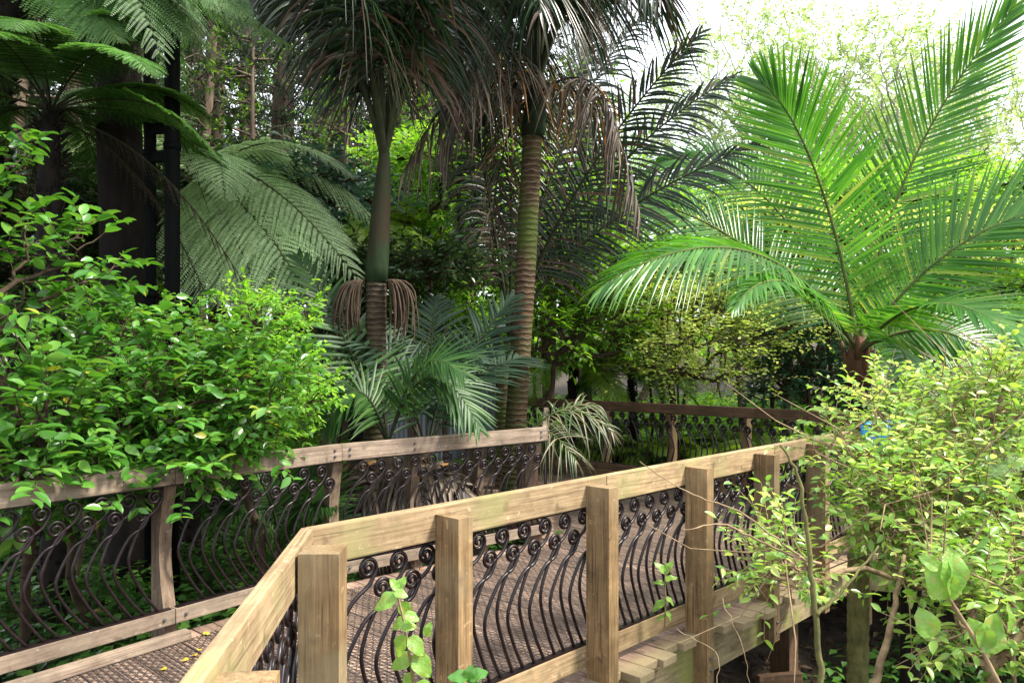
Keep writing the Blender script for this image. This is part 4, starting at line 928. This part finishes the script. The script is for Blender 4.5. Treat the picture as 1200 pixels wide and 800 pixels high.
# foreground shoot in front of the near railing
t, b = big_leaf_shoot('light green broadleaf shoot standing in front of the near railing between its first two posts', [(492, 850), (482, 780), (474, 730), (464, 690)], None, 2.45)
sh = [(466, 700, -42, 14, .085), (470, 705, 18, 30, .06), (466, 692, 10, -22, .05), (466, 690, -10, -16, .04), (474, 720, 24, 6, .05), (476, 745, -16, 25, .075), (478, 748, 22, 18, .075), (470, 735, 30, -6, .05), (484, 770, -30, 10, .08), (484, 768, 26, 26, .09), (486, 790, -18, 20, .07), (478, 726, -20, 8, .06), (500, 745, 6, -30, .045), (462, 694, 20, 3, .045), (488, 800, 20, 18, .08)]
for px, py, dx, dy, ln in sh: leaf_at(t, b, px, py, dx, dy, 2.45 + random.uniform(-.05, .05), ln, ln * .72, 'leaf_near', (random.uniform(-.3, .3), -.7, .8))
t, b = big_leaf_shoot('low cluster of round green leaves at the bottom edge below the second near post', [(545, 860), (548, 800)], None, 2.3)
for px, py, dx, dy, ln in [(548, 795, -20, -5, .06), (550, 795, 26, -14, .06), (548, 798, 6, -24, .05), (548, 800, 28, 8, .05), (545, 802, -26, 10, .06), (540, 800, -6, 20, .07), (556, 802, 14, 16, .06)]: leaf_at(t, b, px, py, dx, dy, 2.3, ln, ln * .8, 'leaf_bright', (random.uniform(-.3, .3), -.5, 1))
t, b = big_leaf_shoot('small upright green sprig growing at the foot of the near railing between middle posts', [(779, 735), (780, 705), (779, 668)], None, 4.55)
for px, py, dx, dy, ln in [(779, 672, -12, -18, .09), (779, 672, 10, -20, .09), (779, 680, 14, -6, .08), (779, 684, -14, -4, .07), (780, 700, 12, 8, .07), (780, 704, -14, 8, .10), (780, 716, 8, 10, .07), (780, 722, -10, 2, .06)]: leaf_at(t, b, px, py, dx, dy, 4.55, ln, ln * .55, 'leaf_near', (random.uniform(-.3, .3), -.5, 1))

# mossy stumps below the right bush
for px, Y, w, ztop, lab in ((1000, 4.7, .06, .35, 'mossy ringed log standing upright in the gloom under the right bush'), (1062, 4.9, .06, .3, 'black slim stump under the right bush, right of the mossy log')):
    c = at(px, 600, Y); g = float(hgt(c[0], c[1])); t = thing('stump', lab, 'stump', (c[0], c[1], g)); mb = MB()
    ring_tube(mb, [(0, 0, -.1), (.02, 0, .6), (.03, 0, at(px, 650, Y)[2] - g)], [w * 1.05, w, w], ring=.06, amp=.08); mb.build('log', 'moss_bark' if px < 1050 else 'bark_dark', t)
c = at(1078, 700, 4.2); g = float(hgt(c[0], c[1])); t = thing('timber_post', 'square brown timber post stub standing in the undergrowth at the bottom right', 'post', (c[0], c[1], g))
o = board('shaft', (0, 0, -.1), (0, 0, .75 + .0), .09, .09, 'rail_dark', None, up=(1, 0, 0)); o.parent = t
c = at(905, 700, 5.5); g = float(hgt(c[0], c[1])); t = thing('retaining_wall', 'brown timber retaining boards below the bend of the near railing', 'wall', (c[0], c[1], g))
for k in range(4):
    o = board('wall_board', (-.1, 0, .1 + k * .2), (.22, .06, .1 + k * .2), .05, .19, 'rail_dark', None); o.parent = t
# blue cover
# blue tarpaulin bundled over the hidden corner rail
pc_ = RE + dF * .26; nf_ = np.array([dF[1], -dF[0]]); mb = MB(); rt_ = np.random.default_rng(5); nu, nv_ = 22, 18; grid = []
for iu in range(nu):
    u = (iu / (nu - 1) - .5) * .34
    for iv in range(nv_):
        q = iv / (nv_ - 1) * 2 - 1; lat = .075 * math.sin(q * math.pi / 2) * (1 + .15 * math.sin(u * 40)); zz = HT + .075 * (1 - abs(q) ** 2.2) - .16 * max(0, abs(q) - .55) / .45 + .014 * math.sin(u * 55 + q * 5) + .008 * math.sin(q * 17 + u * 20)
        p = pc_ + dF * (u + .01 * math.sin(q * 9)) + nf_ * lat; grid.append((p[0], p[1], zz))
a_ = np.array([[i * nv_ + j for j in range(nv_ - 1)] for i in range(nu - 1)]).ravel(); mb.add(grid, np.stack([a_, a_ + nv_, a_ + nv_ + 1, a_ + 1], -1))
o = mb.build('blue_tarpaulin', 'blue', loc=(pc_[0], pc_[1], HT)); sm_ = o.modifiers.new('thick', 'SOLIDIFY'); sm_.thickness = .004
prop(o, 'bright blue tarpaulin folded over the railing, half hidden behind the right bush', 'tarpaulin')
# ------------------------------------------------------------------ shed behind the palms
c = at(540, 385, 13.5); g = float(hgt(c[0], c[1])); shed = thing('garden_shed', 'grey corrugated steel shed half hidden behind the palms', 'shed', (c[0], c[1], g))
mb = MB(); Lx, Hh = 2.6, c[2] - g
xs = np.linspace(-Lx / 2, Lx / 2, 180)
prof = np.stack([xs, .012 * np.sin(xs * 2 * math.pi / .076)], -1)
def corr(mb, p0, p1, h, amp=.012):
    p0 = np.array(p0); p1 = np.array(p1); n = int(np.linalg.norm(p1 - p0) / .019); q = np.linspace(0, 1, n)[:, None]; d = nrm(p1 - p0); nn_ = np.array([-d[1], d[0]]); P = p0 + (p1 - p0) * q + nn_ * (amp * np.sin(q * np.linalg.norm(p1 - p0) * 2 * math.pi / .076))
    v = np.concatenate([np.c_[P, np.zeros(n)], np.c_[P, np.full(n, h)]]); i = np.arange(n - 1); mb.add(v, np.stack([i, i + 1, i + 1 + n, i + n], -1))
corr(mb, (-1.3, 0), (1.1, 0), Hh - .05); corr(mb, (1.1, 0), (1.1, 2.2), Hh - .05); corr(mb, (-1.3, 2.2), (-1.3, 0), Hh - .05); corr(mb, (1.1, 2.2), (-1.3, 2.2), Hh - .05)
mb.build('wall', 'shed', shed)
o = board('roof', (-.1, -.15, Hh + .02), (-.1, 2.35, Hh + .14), 2.7, .05, 'shed', None); o.parent = shed
o = board('fascia', (-1.45, -.17, Hh - .02), (1.25, -.17, Hh - .02), .03, .09, 'rail_grey', None); o.parent = shed

# ------------------------------------------------------------------ background trees
def pine(name, label, px, Y, r, px2=None, seed=0, top=13, nb=60, z0=5.0, group=None, mat='bark', needles=True, spread=1.9, leafm='needle', lsz=.16, per=11, tw=.5):
    t, pts, b, rr = trunk_tree(name, label, 'tree', px, Y, r, mat, top=top, px2=px2, group=group, seed=seed)
    if not needles: return t
    mb = MB(); mf = MB(); zz = rr.uniform(z0, top - b[2], nb) ; az = rr.uniform(0, 6.28, nb); H = top - b[2]
    base = np.stack([np.interp(zz, pts[:, 2], pts[:, 0]), np.interp(zz, pts[:, 2], pts[:, 1]), zz], -1); Lb = spread * rr.uniform(.5, 1.1, nb) * (1.1 - .6 * zz / H)
    d = np.stack([np.cos(az), np.sin(az), rr.uniform(-.15, .35, nb)], -1); d = nrm(d); m = base + d * (Lb * .55)[:, None]; e = m + nrm(d + np.array([0, 0, -.2]) + rr.normal(0, .15, d.shape)) * (Lb * .45)[:, None]
    frusta(mb, base, m, .03, .018, 4); frusta(mb, m, e, .018, .006, 4); mb.build('branches', mat, t)
    k = 9; q = rr.uniform(.3, 1, (nb, k)); p = base[:, None] + (e - base)[:, None] * q[..., None] + rr.normal(0, .12, (nb, k, 3)); p = p.reshape(-1, 3)
    n = len(p); dd = nrm(np.repeat(d, k, 0) + rr.normal(0, .8, (n, 3))); TL = tw * rr.uniform(.5, 1.2, n)
    frusta(mf, p, p + dd * TL[:, None], .006, .003, 3, 1)
    qq = rr.uniform(0, 1, (n, per)); P = (p[:, None] + dd[:, None] * (TL[:, None] * qq)[..., None]).reshape(-1, 3); d2 = nrm(np.repeat(dd, per, 0) * .5 + rr.normal(0, .7, (n * per, 3)))
    leaves(mf, P, d2, rr.normal(0, 1, P.shape) + np.array([0, 0, 1.0]), lsz * rr.uniform(.6, 1.2, len(P)), lsz * .28, LEAF_LO)
    mf.build('foliage', [leafm, mat], t)
    return t
protos = [pine('pine_tree', 'tall pale-barked pine with a thick straight trunk, behind the silvery tree fern', 331, 17, .21, 326, 1, nb=38),
          pine('pine_tree', 'tall brown pine trunk just left of the green-shafted palm', 402, 16, .21, 405, 2, nb=38),
          pine('pine_tree', 'slender pine leaning right behind the silvery fern', 356, 19, .13, 400, 3, nb=38)]
gp = 'pine trees of the woodland behind'
lb = 'dark pine among the tall background trees left of the middle'
spots = [(462, 16, 2, .95), (536, 17, 0, .95), (268, 15.5, 2, .95), (255, 18, 0, 1), (285, 21, 1, 1.1), (305, 24, 2, 1.1), (372, 23, 0, 1.1), (425, 22, 2, 1.1), (470, 20, 1, 1), (508, 15.5, 1, .95), (548, 23, 2, 1.2), (215, 15, 2, 1), (170, 17, 0, 1), (90, 14, 1, 1), (20, 12.5, 0, 1), (-60, 15, 2, 1.1), (120, 21, 1, 1.2), (590, 26, 0, 1.2), (440, 28, 1, 1.3), (340, 29, 0, 1.3), (240, 28, 2, 1.3), (640, 22, 2, 1.0), (40, 24, 1, 1.3), (520, 30, 0, 1.4), (395, 32, 1, 1.5), (-20, 30, 0, 1.5), (150, 31, 2, 1.5), (290, 34, 1, 1.5), (685, 27, 1, 1.1)]
for i, (px, Y, v_, s_) in enumerate(spots):
    p = at(px, 415, Y); copy_tree(protos[v_], lb, (p[0], p[1], float(hgt(p[0], p[1])) - .1), rz=i * 1.7, sc=s_, group=gp)

# broadleaf saplings
foliage_plant('sapling', 'bright green sapling lit up between the two tall palms', 'small tree', [at(530, 430, 11.5)[:2]],
    [blob(530, 230, 11.5, 45, .6, 70, 190), blob(515, 340, 11.5, 50, .6, 50, 200), blob(560, 320, 12, 35, .6, 60, 120), blob(545, 380, 11, 60, .6, 22, 80)], leaf=.12, lwid=.45, twig=.32, per=8, mat='leaf_lime', tmat='twig_dark', seed=21, tr=.005, rmax=.04)
foliage_plant('sapling', 'green leafy sapling with forked dark stems right of the ringed palm trunk', 'small tree', [at(650, 460, 11.3)[:2], at(668, 460, 11.3)[:2]],
    [blob(680, 320, 11.3, 55, .6, 50, 240), blob(655, 390, 11.1, 40, .5, 35, 120), blob(720, 370, 11.6, 45, .5, 45, 190), blob(690, 260, 11.8, 40, .5, 35, 90)], leaf=.12, lwid=.42, twig=.32, per=8, mat='leaf_mid', tmat='twig_dark', seed=22, tr=.006, rmax=.035)
foliage_plant('spreading_tree', 'small-leaved olive-green tree with a curved dark branch behind the far railing', 'small tree', [at(806, 480, 12)[:2]],
    [blob(800, 362, 12, 75, .9, 16, 170), blob(880, 340, 12, 65, .9, 18, 170), blob(820, 400, 11.6, 95, .9, 13, 170), blob(775, 430, 11.6, 60, .7, 10, 90), blob(905, 380, 12, 50, .8, 14, 110), blob(850, 440, 12.2, 70, .7, 9, 80), blob(750, 340, 12, 40, .7, 12, 60)], leaf=.085, lwid=.55, twig=.42, per=10, mat='leaf_olive', tmat='twig_dark', tpl=LEAF_LO, seed=23, flat=.4, tr=.004, rmax=.05)
foliage_plant('broadleaf_shrub', 'blue-green glossy shrub in the hollow left of the young nikau trunk', 'shrub', [at(950, 470, 13)[:2]],
    [blob(950, 400, 13, 50, .7, 50, 240), blob(905, 440, 13.5, 40, .6, 30, 120), blob(980, 450, 12.5, 40, .5, 30, 100)], leaf=.14, lwid=.5, twig=.3, per=8, mat='leaf_blue', tmat='twig_dark', tpl=LEAF_LO, seed=24, tr=.005)
# thin trunks right of the middle
for i, (px, Y, r, px2, lab) in enumerate([(480, 12.5, .05, 486, 'straight grey sapling trunk in the bright gap right of the green-shafted palm'), (505, 14, .07, 498, 'brown trunk behind the lime sapling, in the middle of the bright gap'), (385, 13.5, .06, 410, 'slim dark trunk leaning behind the yellow-green fern'), (290, 14, .055, 300, 'thin trunk rising out of the silvery fern'), (775, 15, .05, 770, 'thin pale trunk left of the olive-green tree'), (690, 15.5, .06, 680, 'thin trunk among the saplings behind the far railing'), (921, 14, .085, 930, 'slim brown trunk standing left of the young nikau, the thicker of a close pair'), (912, 14.6, .045, 895, 'thin dark trunk close beside the slim brown one'), (960, 15, .06, 975, 'slim leaning trunk just left of the young nikau crown'), (710, 12.4, .035, 712, 'very thin straight dark sapling trunk behind the far railing'), (640, 16, .12, 650, 'grey trunk partly hidden by the ringed palm'), (1110, 16, .09, 1130, 'slim trunk behind the right-hand fronds'), (870, 17, .07, 855, 'thin bare trunk above the olive-green tree')]):
    pine('slender_tree', lab, px, Y, r, px2, seed=40 + i, top=7.5 if px < 700 else 5.0, nb=34, z0=2.4, spread=1.3, mat='bark', leafm='leaf_mid' if px < 800 else 'leaf_haze_pale', lsz=.14, per=5, tw=.4)
# generic understorey
UV = []
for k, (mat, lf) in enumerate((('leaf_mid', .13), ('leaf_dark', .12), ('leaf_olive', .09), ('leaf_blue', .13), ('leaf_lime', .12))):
    UV.append(foliage_plant('forest_shrub', ['mid-green', 'dark green', 'olive-green', 'blue-green', 'lime-green'][k] + ' leafy shrub in the undergrowth behind the railings', 'shrub', [(60 + k * 5, 60.0, 0)], [(60 + k * 5, 60, 1.1, 1.1, 1.1, .9, 260), (60.5 + k * 5, 60.3, 1.9, .7, .7, .6, 110)], leaf=lf, lwid=.5, twig=.38, per=8, mat=mat, tmat='twig_dark', tpl=LEAF_LO, seed=60 + k, shell=.6, tr=.005, group=['mid-green', 'dark green', 'olive-green', 'blue-green', 'lime-green'][k] + ' undergrowth shrubs'))
used = set()
def put_shrub(k, px, Y, s, i, sz=1):
    p = at(px, 415, Y); loc = (p[0], p[1], float(hgt(p[0], p[1])) - .1)
    if k not in used:
        used.add(k); o = UV[k]; o.location = loc; o.rotation_euler = (0, 0, i * 2.1); o.scale = (s, s, s * sz)
    else: copy_tree(UV[k], UV[k]['label'], loc, rz=i * 2.1, sc=(s, s, s * sz))
rs = np.random.default_rng(5); i = 0
for Y in (9.5, 12, 14.5, 17, 20, 24, 29):
    for px in np.arange(-60 if Y > 10 else -60, 1300, 95 if Y < 18 else 110):
        px = px + rs.uniform(-35, 35); i += 1
        if Y < 10 and px > 400: continue
        x = (px - 600) / F * Y
        if Y < 13 and 570 < px < 1300 and Y < 12.5 and px < 960: continue
        if px < 420: k = rs.choice([1, 1, 0, 3])
        elif px < 620: k = rs.choice([4, 0, 4, 0])
        elif px < 860: k = rs.choice([0, 4, 4, 2])
        else: k = rs.choice([0, 4, 2, 4])
        put_shrub(int(k), px, Y + rs.uniform(-.8, .8), rs.uniform(.75, 1.2) * (1 if Y < 16 else 1.2), i)
# dark layer close behind the left railing
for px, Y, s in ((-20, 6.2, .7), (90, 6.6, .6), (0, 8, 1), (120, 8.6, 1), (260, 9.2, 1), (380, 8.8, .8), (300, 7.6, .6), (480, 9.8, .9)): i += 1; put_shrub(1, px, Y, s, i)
# far wood edge and canopy
def tall_tree(label, px, Y, top, seed, mat, cz, cr, group=None, n=700, leaf=.25):
    b = at(px, 415, Y)[:2]
    foliage_plant('broadleaf_tree', label, 'tree', [b], [(b[0], b[1], cz, cr, cr, cr * .8, n), (b[0] + cr * .6, b[1], cz - cr * .5, cr * .7, cr * .7, cr * .5, n // 2), (b[0] - cr * .6, b[1] + .5, cz - cr * .3, cr * .7, cr * .7, cr * .6, n // 2), (b[0] + .2, b[1], cz + cr * .6, cr * .6, cr * .6, cr * .5, n // 3)],
        leaf=leaf, lwid=.5, twig=.8, per=14 if mat == 'leaf_haze_pale' else 9, mat=mat, tmat='pale_bark' if mat == 'leaf_haze_pale' else 'bark', tpl=LEAF_LO, seed=seed, shell=.2, tr=.005 if mat == 'leaf_haze_pale' else .008, rmax=.14, group=group)
tall_tree('tall tree with haze-paled leaves against the white sky above the young nikau', 1000, 27, 12, 81, 'leaf_haze_pale', 9.5, 3.6, n=560, leaf=.17)
tall_tree('tall thin-crowned tree at the top right edge against the sky', 1165, 30, 12, 82, 'leaf_haze_pale', 9.5, 3.8, n=430, leaf=.17)
tall_tree('tall sparse tree against the sky left of the young nikau crown', 880, 30, 12, 83, 'leaf_haze_pale', 11, 4.0, n=560, leaf=.17)
tall_tree('pale feathery tree rising in the white glare between the two upright palm fronds', 1075, 35, 12, 91, 'leaf_haze_pale', 11, 4.2, n=480, leaf=.2)
tall_tree('green tree crown behind the ringed palm and saplings', 740, 24, 12, 84, 'leaf_lime', 4.8, 2.4, n=260, leaf=.2)
tall_tree('green tree crown behind the right-hand fronds', 1130, 21, 12, 85, 'leaf_olive', 4.2, 2.2, n=380, leaf=.18)
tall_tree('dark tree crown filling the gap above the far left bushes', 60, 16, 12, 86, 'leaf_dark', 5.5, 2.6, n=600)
# far woodland mass
rw = np.random.default_rng(11); mf = MB(); n = 8000
Yw = rw.uniform(38, 60, n); Xw = rw.uniform(-1, 1, n) * (Yw * .85) ; topz = 9 + 2.5 * np.sin(Xw * .35) + 1.5 * np.sin(Xw * .9 + 2); topz = np.where(Xw > 6, topz * .62, topz * 1.3); Zw = hgt(Xw, Yw) + rw.uniform(0, 1, n) ** .8 * topz
leaves(mf, np.stack([Xw, Yw, Zw], -1), rw.normal(0, 1, (n, 3)), rw.normal(0, 1, (n, 3)), .55, .4, LEAF_LO)
prop(mf.build('distant_woodland', 'leaf_mid'), 'continuous far-off mass of woodland foliage behind all the trees', 'woodland', kind='stuff')

# separate tree added mostly above the frame to shade the left side
foliage_plant('added_shade_tree', 'spreading dark tree added mostly above the frame to shade the left side', 'tree', [(-6.5, 9.5)],
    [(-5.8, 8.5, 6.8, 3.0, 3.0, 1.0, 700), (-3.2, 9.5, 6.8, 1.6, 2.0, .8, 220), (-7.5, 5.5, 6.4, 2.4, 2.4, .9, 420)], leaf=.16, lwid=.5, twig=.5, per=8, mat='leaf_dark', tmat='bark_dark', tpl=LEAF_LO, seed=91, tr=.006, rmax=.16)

# ------------------------------------------------------------------ ground cover, litter
rg = np.random.default_rng(21)
def on_deck(x, y):
    inside = np.zeros(len(x), bool); n = len(poly)
    for a, b in zip(poly, poly[1:] + poly[:1]):
        c_ = ((a[1] > y) != (b[1] > y)) & (x < (b[0] - a[0]) * (y - a[1]) / (b[1] - a[1] + 1e-12) + a[0]); inside ^= c_
    return inside
n = 60000; Y_ = rg.uniform(2, 26, n) ; X_ = rg.uniform(-1, 1, n) * (Y_ * .75 + 1.5); mb = MB(); keep = np.ones(n, bool)
X_, Y_ = X_[keep], Y_[keep]; Z_ = hgt(X_, Y_) + rg.uniform(.004, .05, len(X_))
leaves(mb, np.stack([X_, Y_, Z_], -1), np.c_[rg.normal(0, 1, (len(X_), 2)), rg.normal(0, .15, len(X_))], np.c_[rg.normal(0, .3, (len(X_), 2)), np.ones(len(X_))], rg.uniform(.05, .13, len(X_)), .045, LEAF_LO)
prop(mb.build('leaf_litter', 'litter'), 'brown dead leaf litter lying over the forest floor', 'leaf litter', kind='stuff')
mb = MB(); n = 9000; Y_ = rg.uniform(3.4, 12, n); X_ = rg.uniform(-1, 1, n) * (Y_ * .75 + 1); k = ~on_deck(X_, Y_); X_, Y_ = X_[k], Y_[k]
for q in range(6):
    hh = rg.uniform(.06, .42, len(X_)); aa = rg.uniform(0, 6.28, len(X_)); P = np.stack([X_ + np.cos(aa) * .09, Y_ + np.sin(aa) * .09, hgt(X_, Y_) + hh], -1)
    leaves(mb, P, np.c_[np.cos(aa), np.sin(aa), rg.uniform(-.4, .3, len(X_))], np.c_[rg.normal(0, .3, (len(X_), 2)), np.ones(len(X_))], rg.uniform(.06, .13, len(X_)), .07, LEAF_LO)
    if q < 2: frusta(mb, np.stack([X_, Y_, hgt(X_, Y_) - .02], -1), P, .003, .002, 3)
prop(mb.build('ground_cover', 'leaf_cover'), 'low dark leafy ground cover beside the boardwalk', 'ground cover', kind='stuff')

mb = MB(); n = 16000; Y_ = rg.uniform(11, 26, n); X_ = rg.uniform(-1, 1, n) * (Y_ * .75 + 1); k = ~on_deck(X_, Y_); X_, Y_ = X_[k], Y_[k]
for q in range(5):
    hh = rg.uniform(.08, .5, len(X_)); aa = rg.uniform(0, 6.28, len(X_)); P = np.stack([X_ + np.cos(aa) * .12, Y_ + np.sin(aa) * .12, hgt(X_, Y_) + hh], -1)
    leaves(mb, P, np.c_[np.cos(aa), np.sin(aa), rg.uniform(-.4, .5, len(X_))], np.c_[rg.normal(0, .4, (len(X_), 2)), np.ones(len(X_))], rg.uniform(.12, .24, len(X_)), .08, LEAF_LO)
prop(mb.build('ground_cover', 'leaf_mid'), 'bright green ground cover beneath the trees beyond the far railing', 'ground cover', kind='stuff')

# fallen leaves on the deck
mb = MB(); n = 2600; X_ = rg.uniform(-4, 4, n); Y_ = rg.uniform(2.5, 11, n); k = on_deck(X_, Y_); X_, Y_ = X_[k], Y_[k]
leaves(mb, np.stack([X_, Y_, np.full(len(X_), .008)], -1), np.c_[rg.normal(0, 1, (len(X_), 2)), np.zeros(len(X_))], np.c_[rg.normal(0, .15, (len(X_), 2)), np.ones(len(X_))], rg.uniform(.008, .032, len(X_)), .011, LEAF)
prop(mb.build('deck_litter', 'litter'), 'small dry leaf scraps scattered over the deck netting', 'leaf litter', kind='stuff')
for (px, py) in ((93, 776), (62, 789), (238, 744), (230, 770), (195, 786), (233, 764), (221, 775)):
    Yd = CAMZ * F / (py - 415); p = at(px, py, Yd); mb = MB()
    leaves(mb, np.array([[0, 0, 0.0]]), np.array([[rg.normal(), rg.normal(), .05]]), np.array([[.2, -.2, 1.0]]), .045, .03, LEAF_HI)
    o = mb.build('fallen_leaf', 'yellow_leaf'); o.location = (p[0], p[1], .012); prop(o, 'fallen yellow leaf lying on the deck netting near the bottom left kerb', 'leaf', 'yellow leaves on the deck')
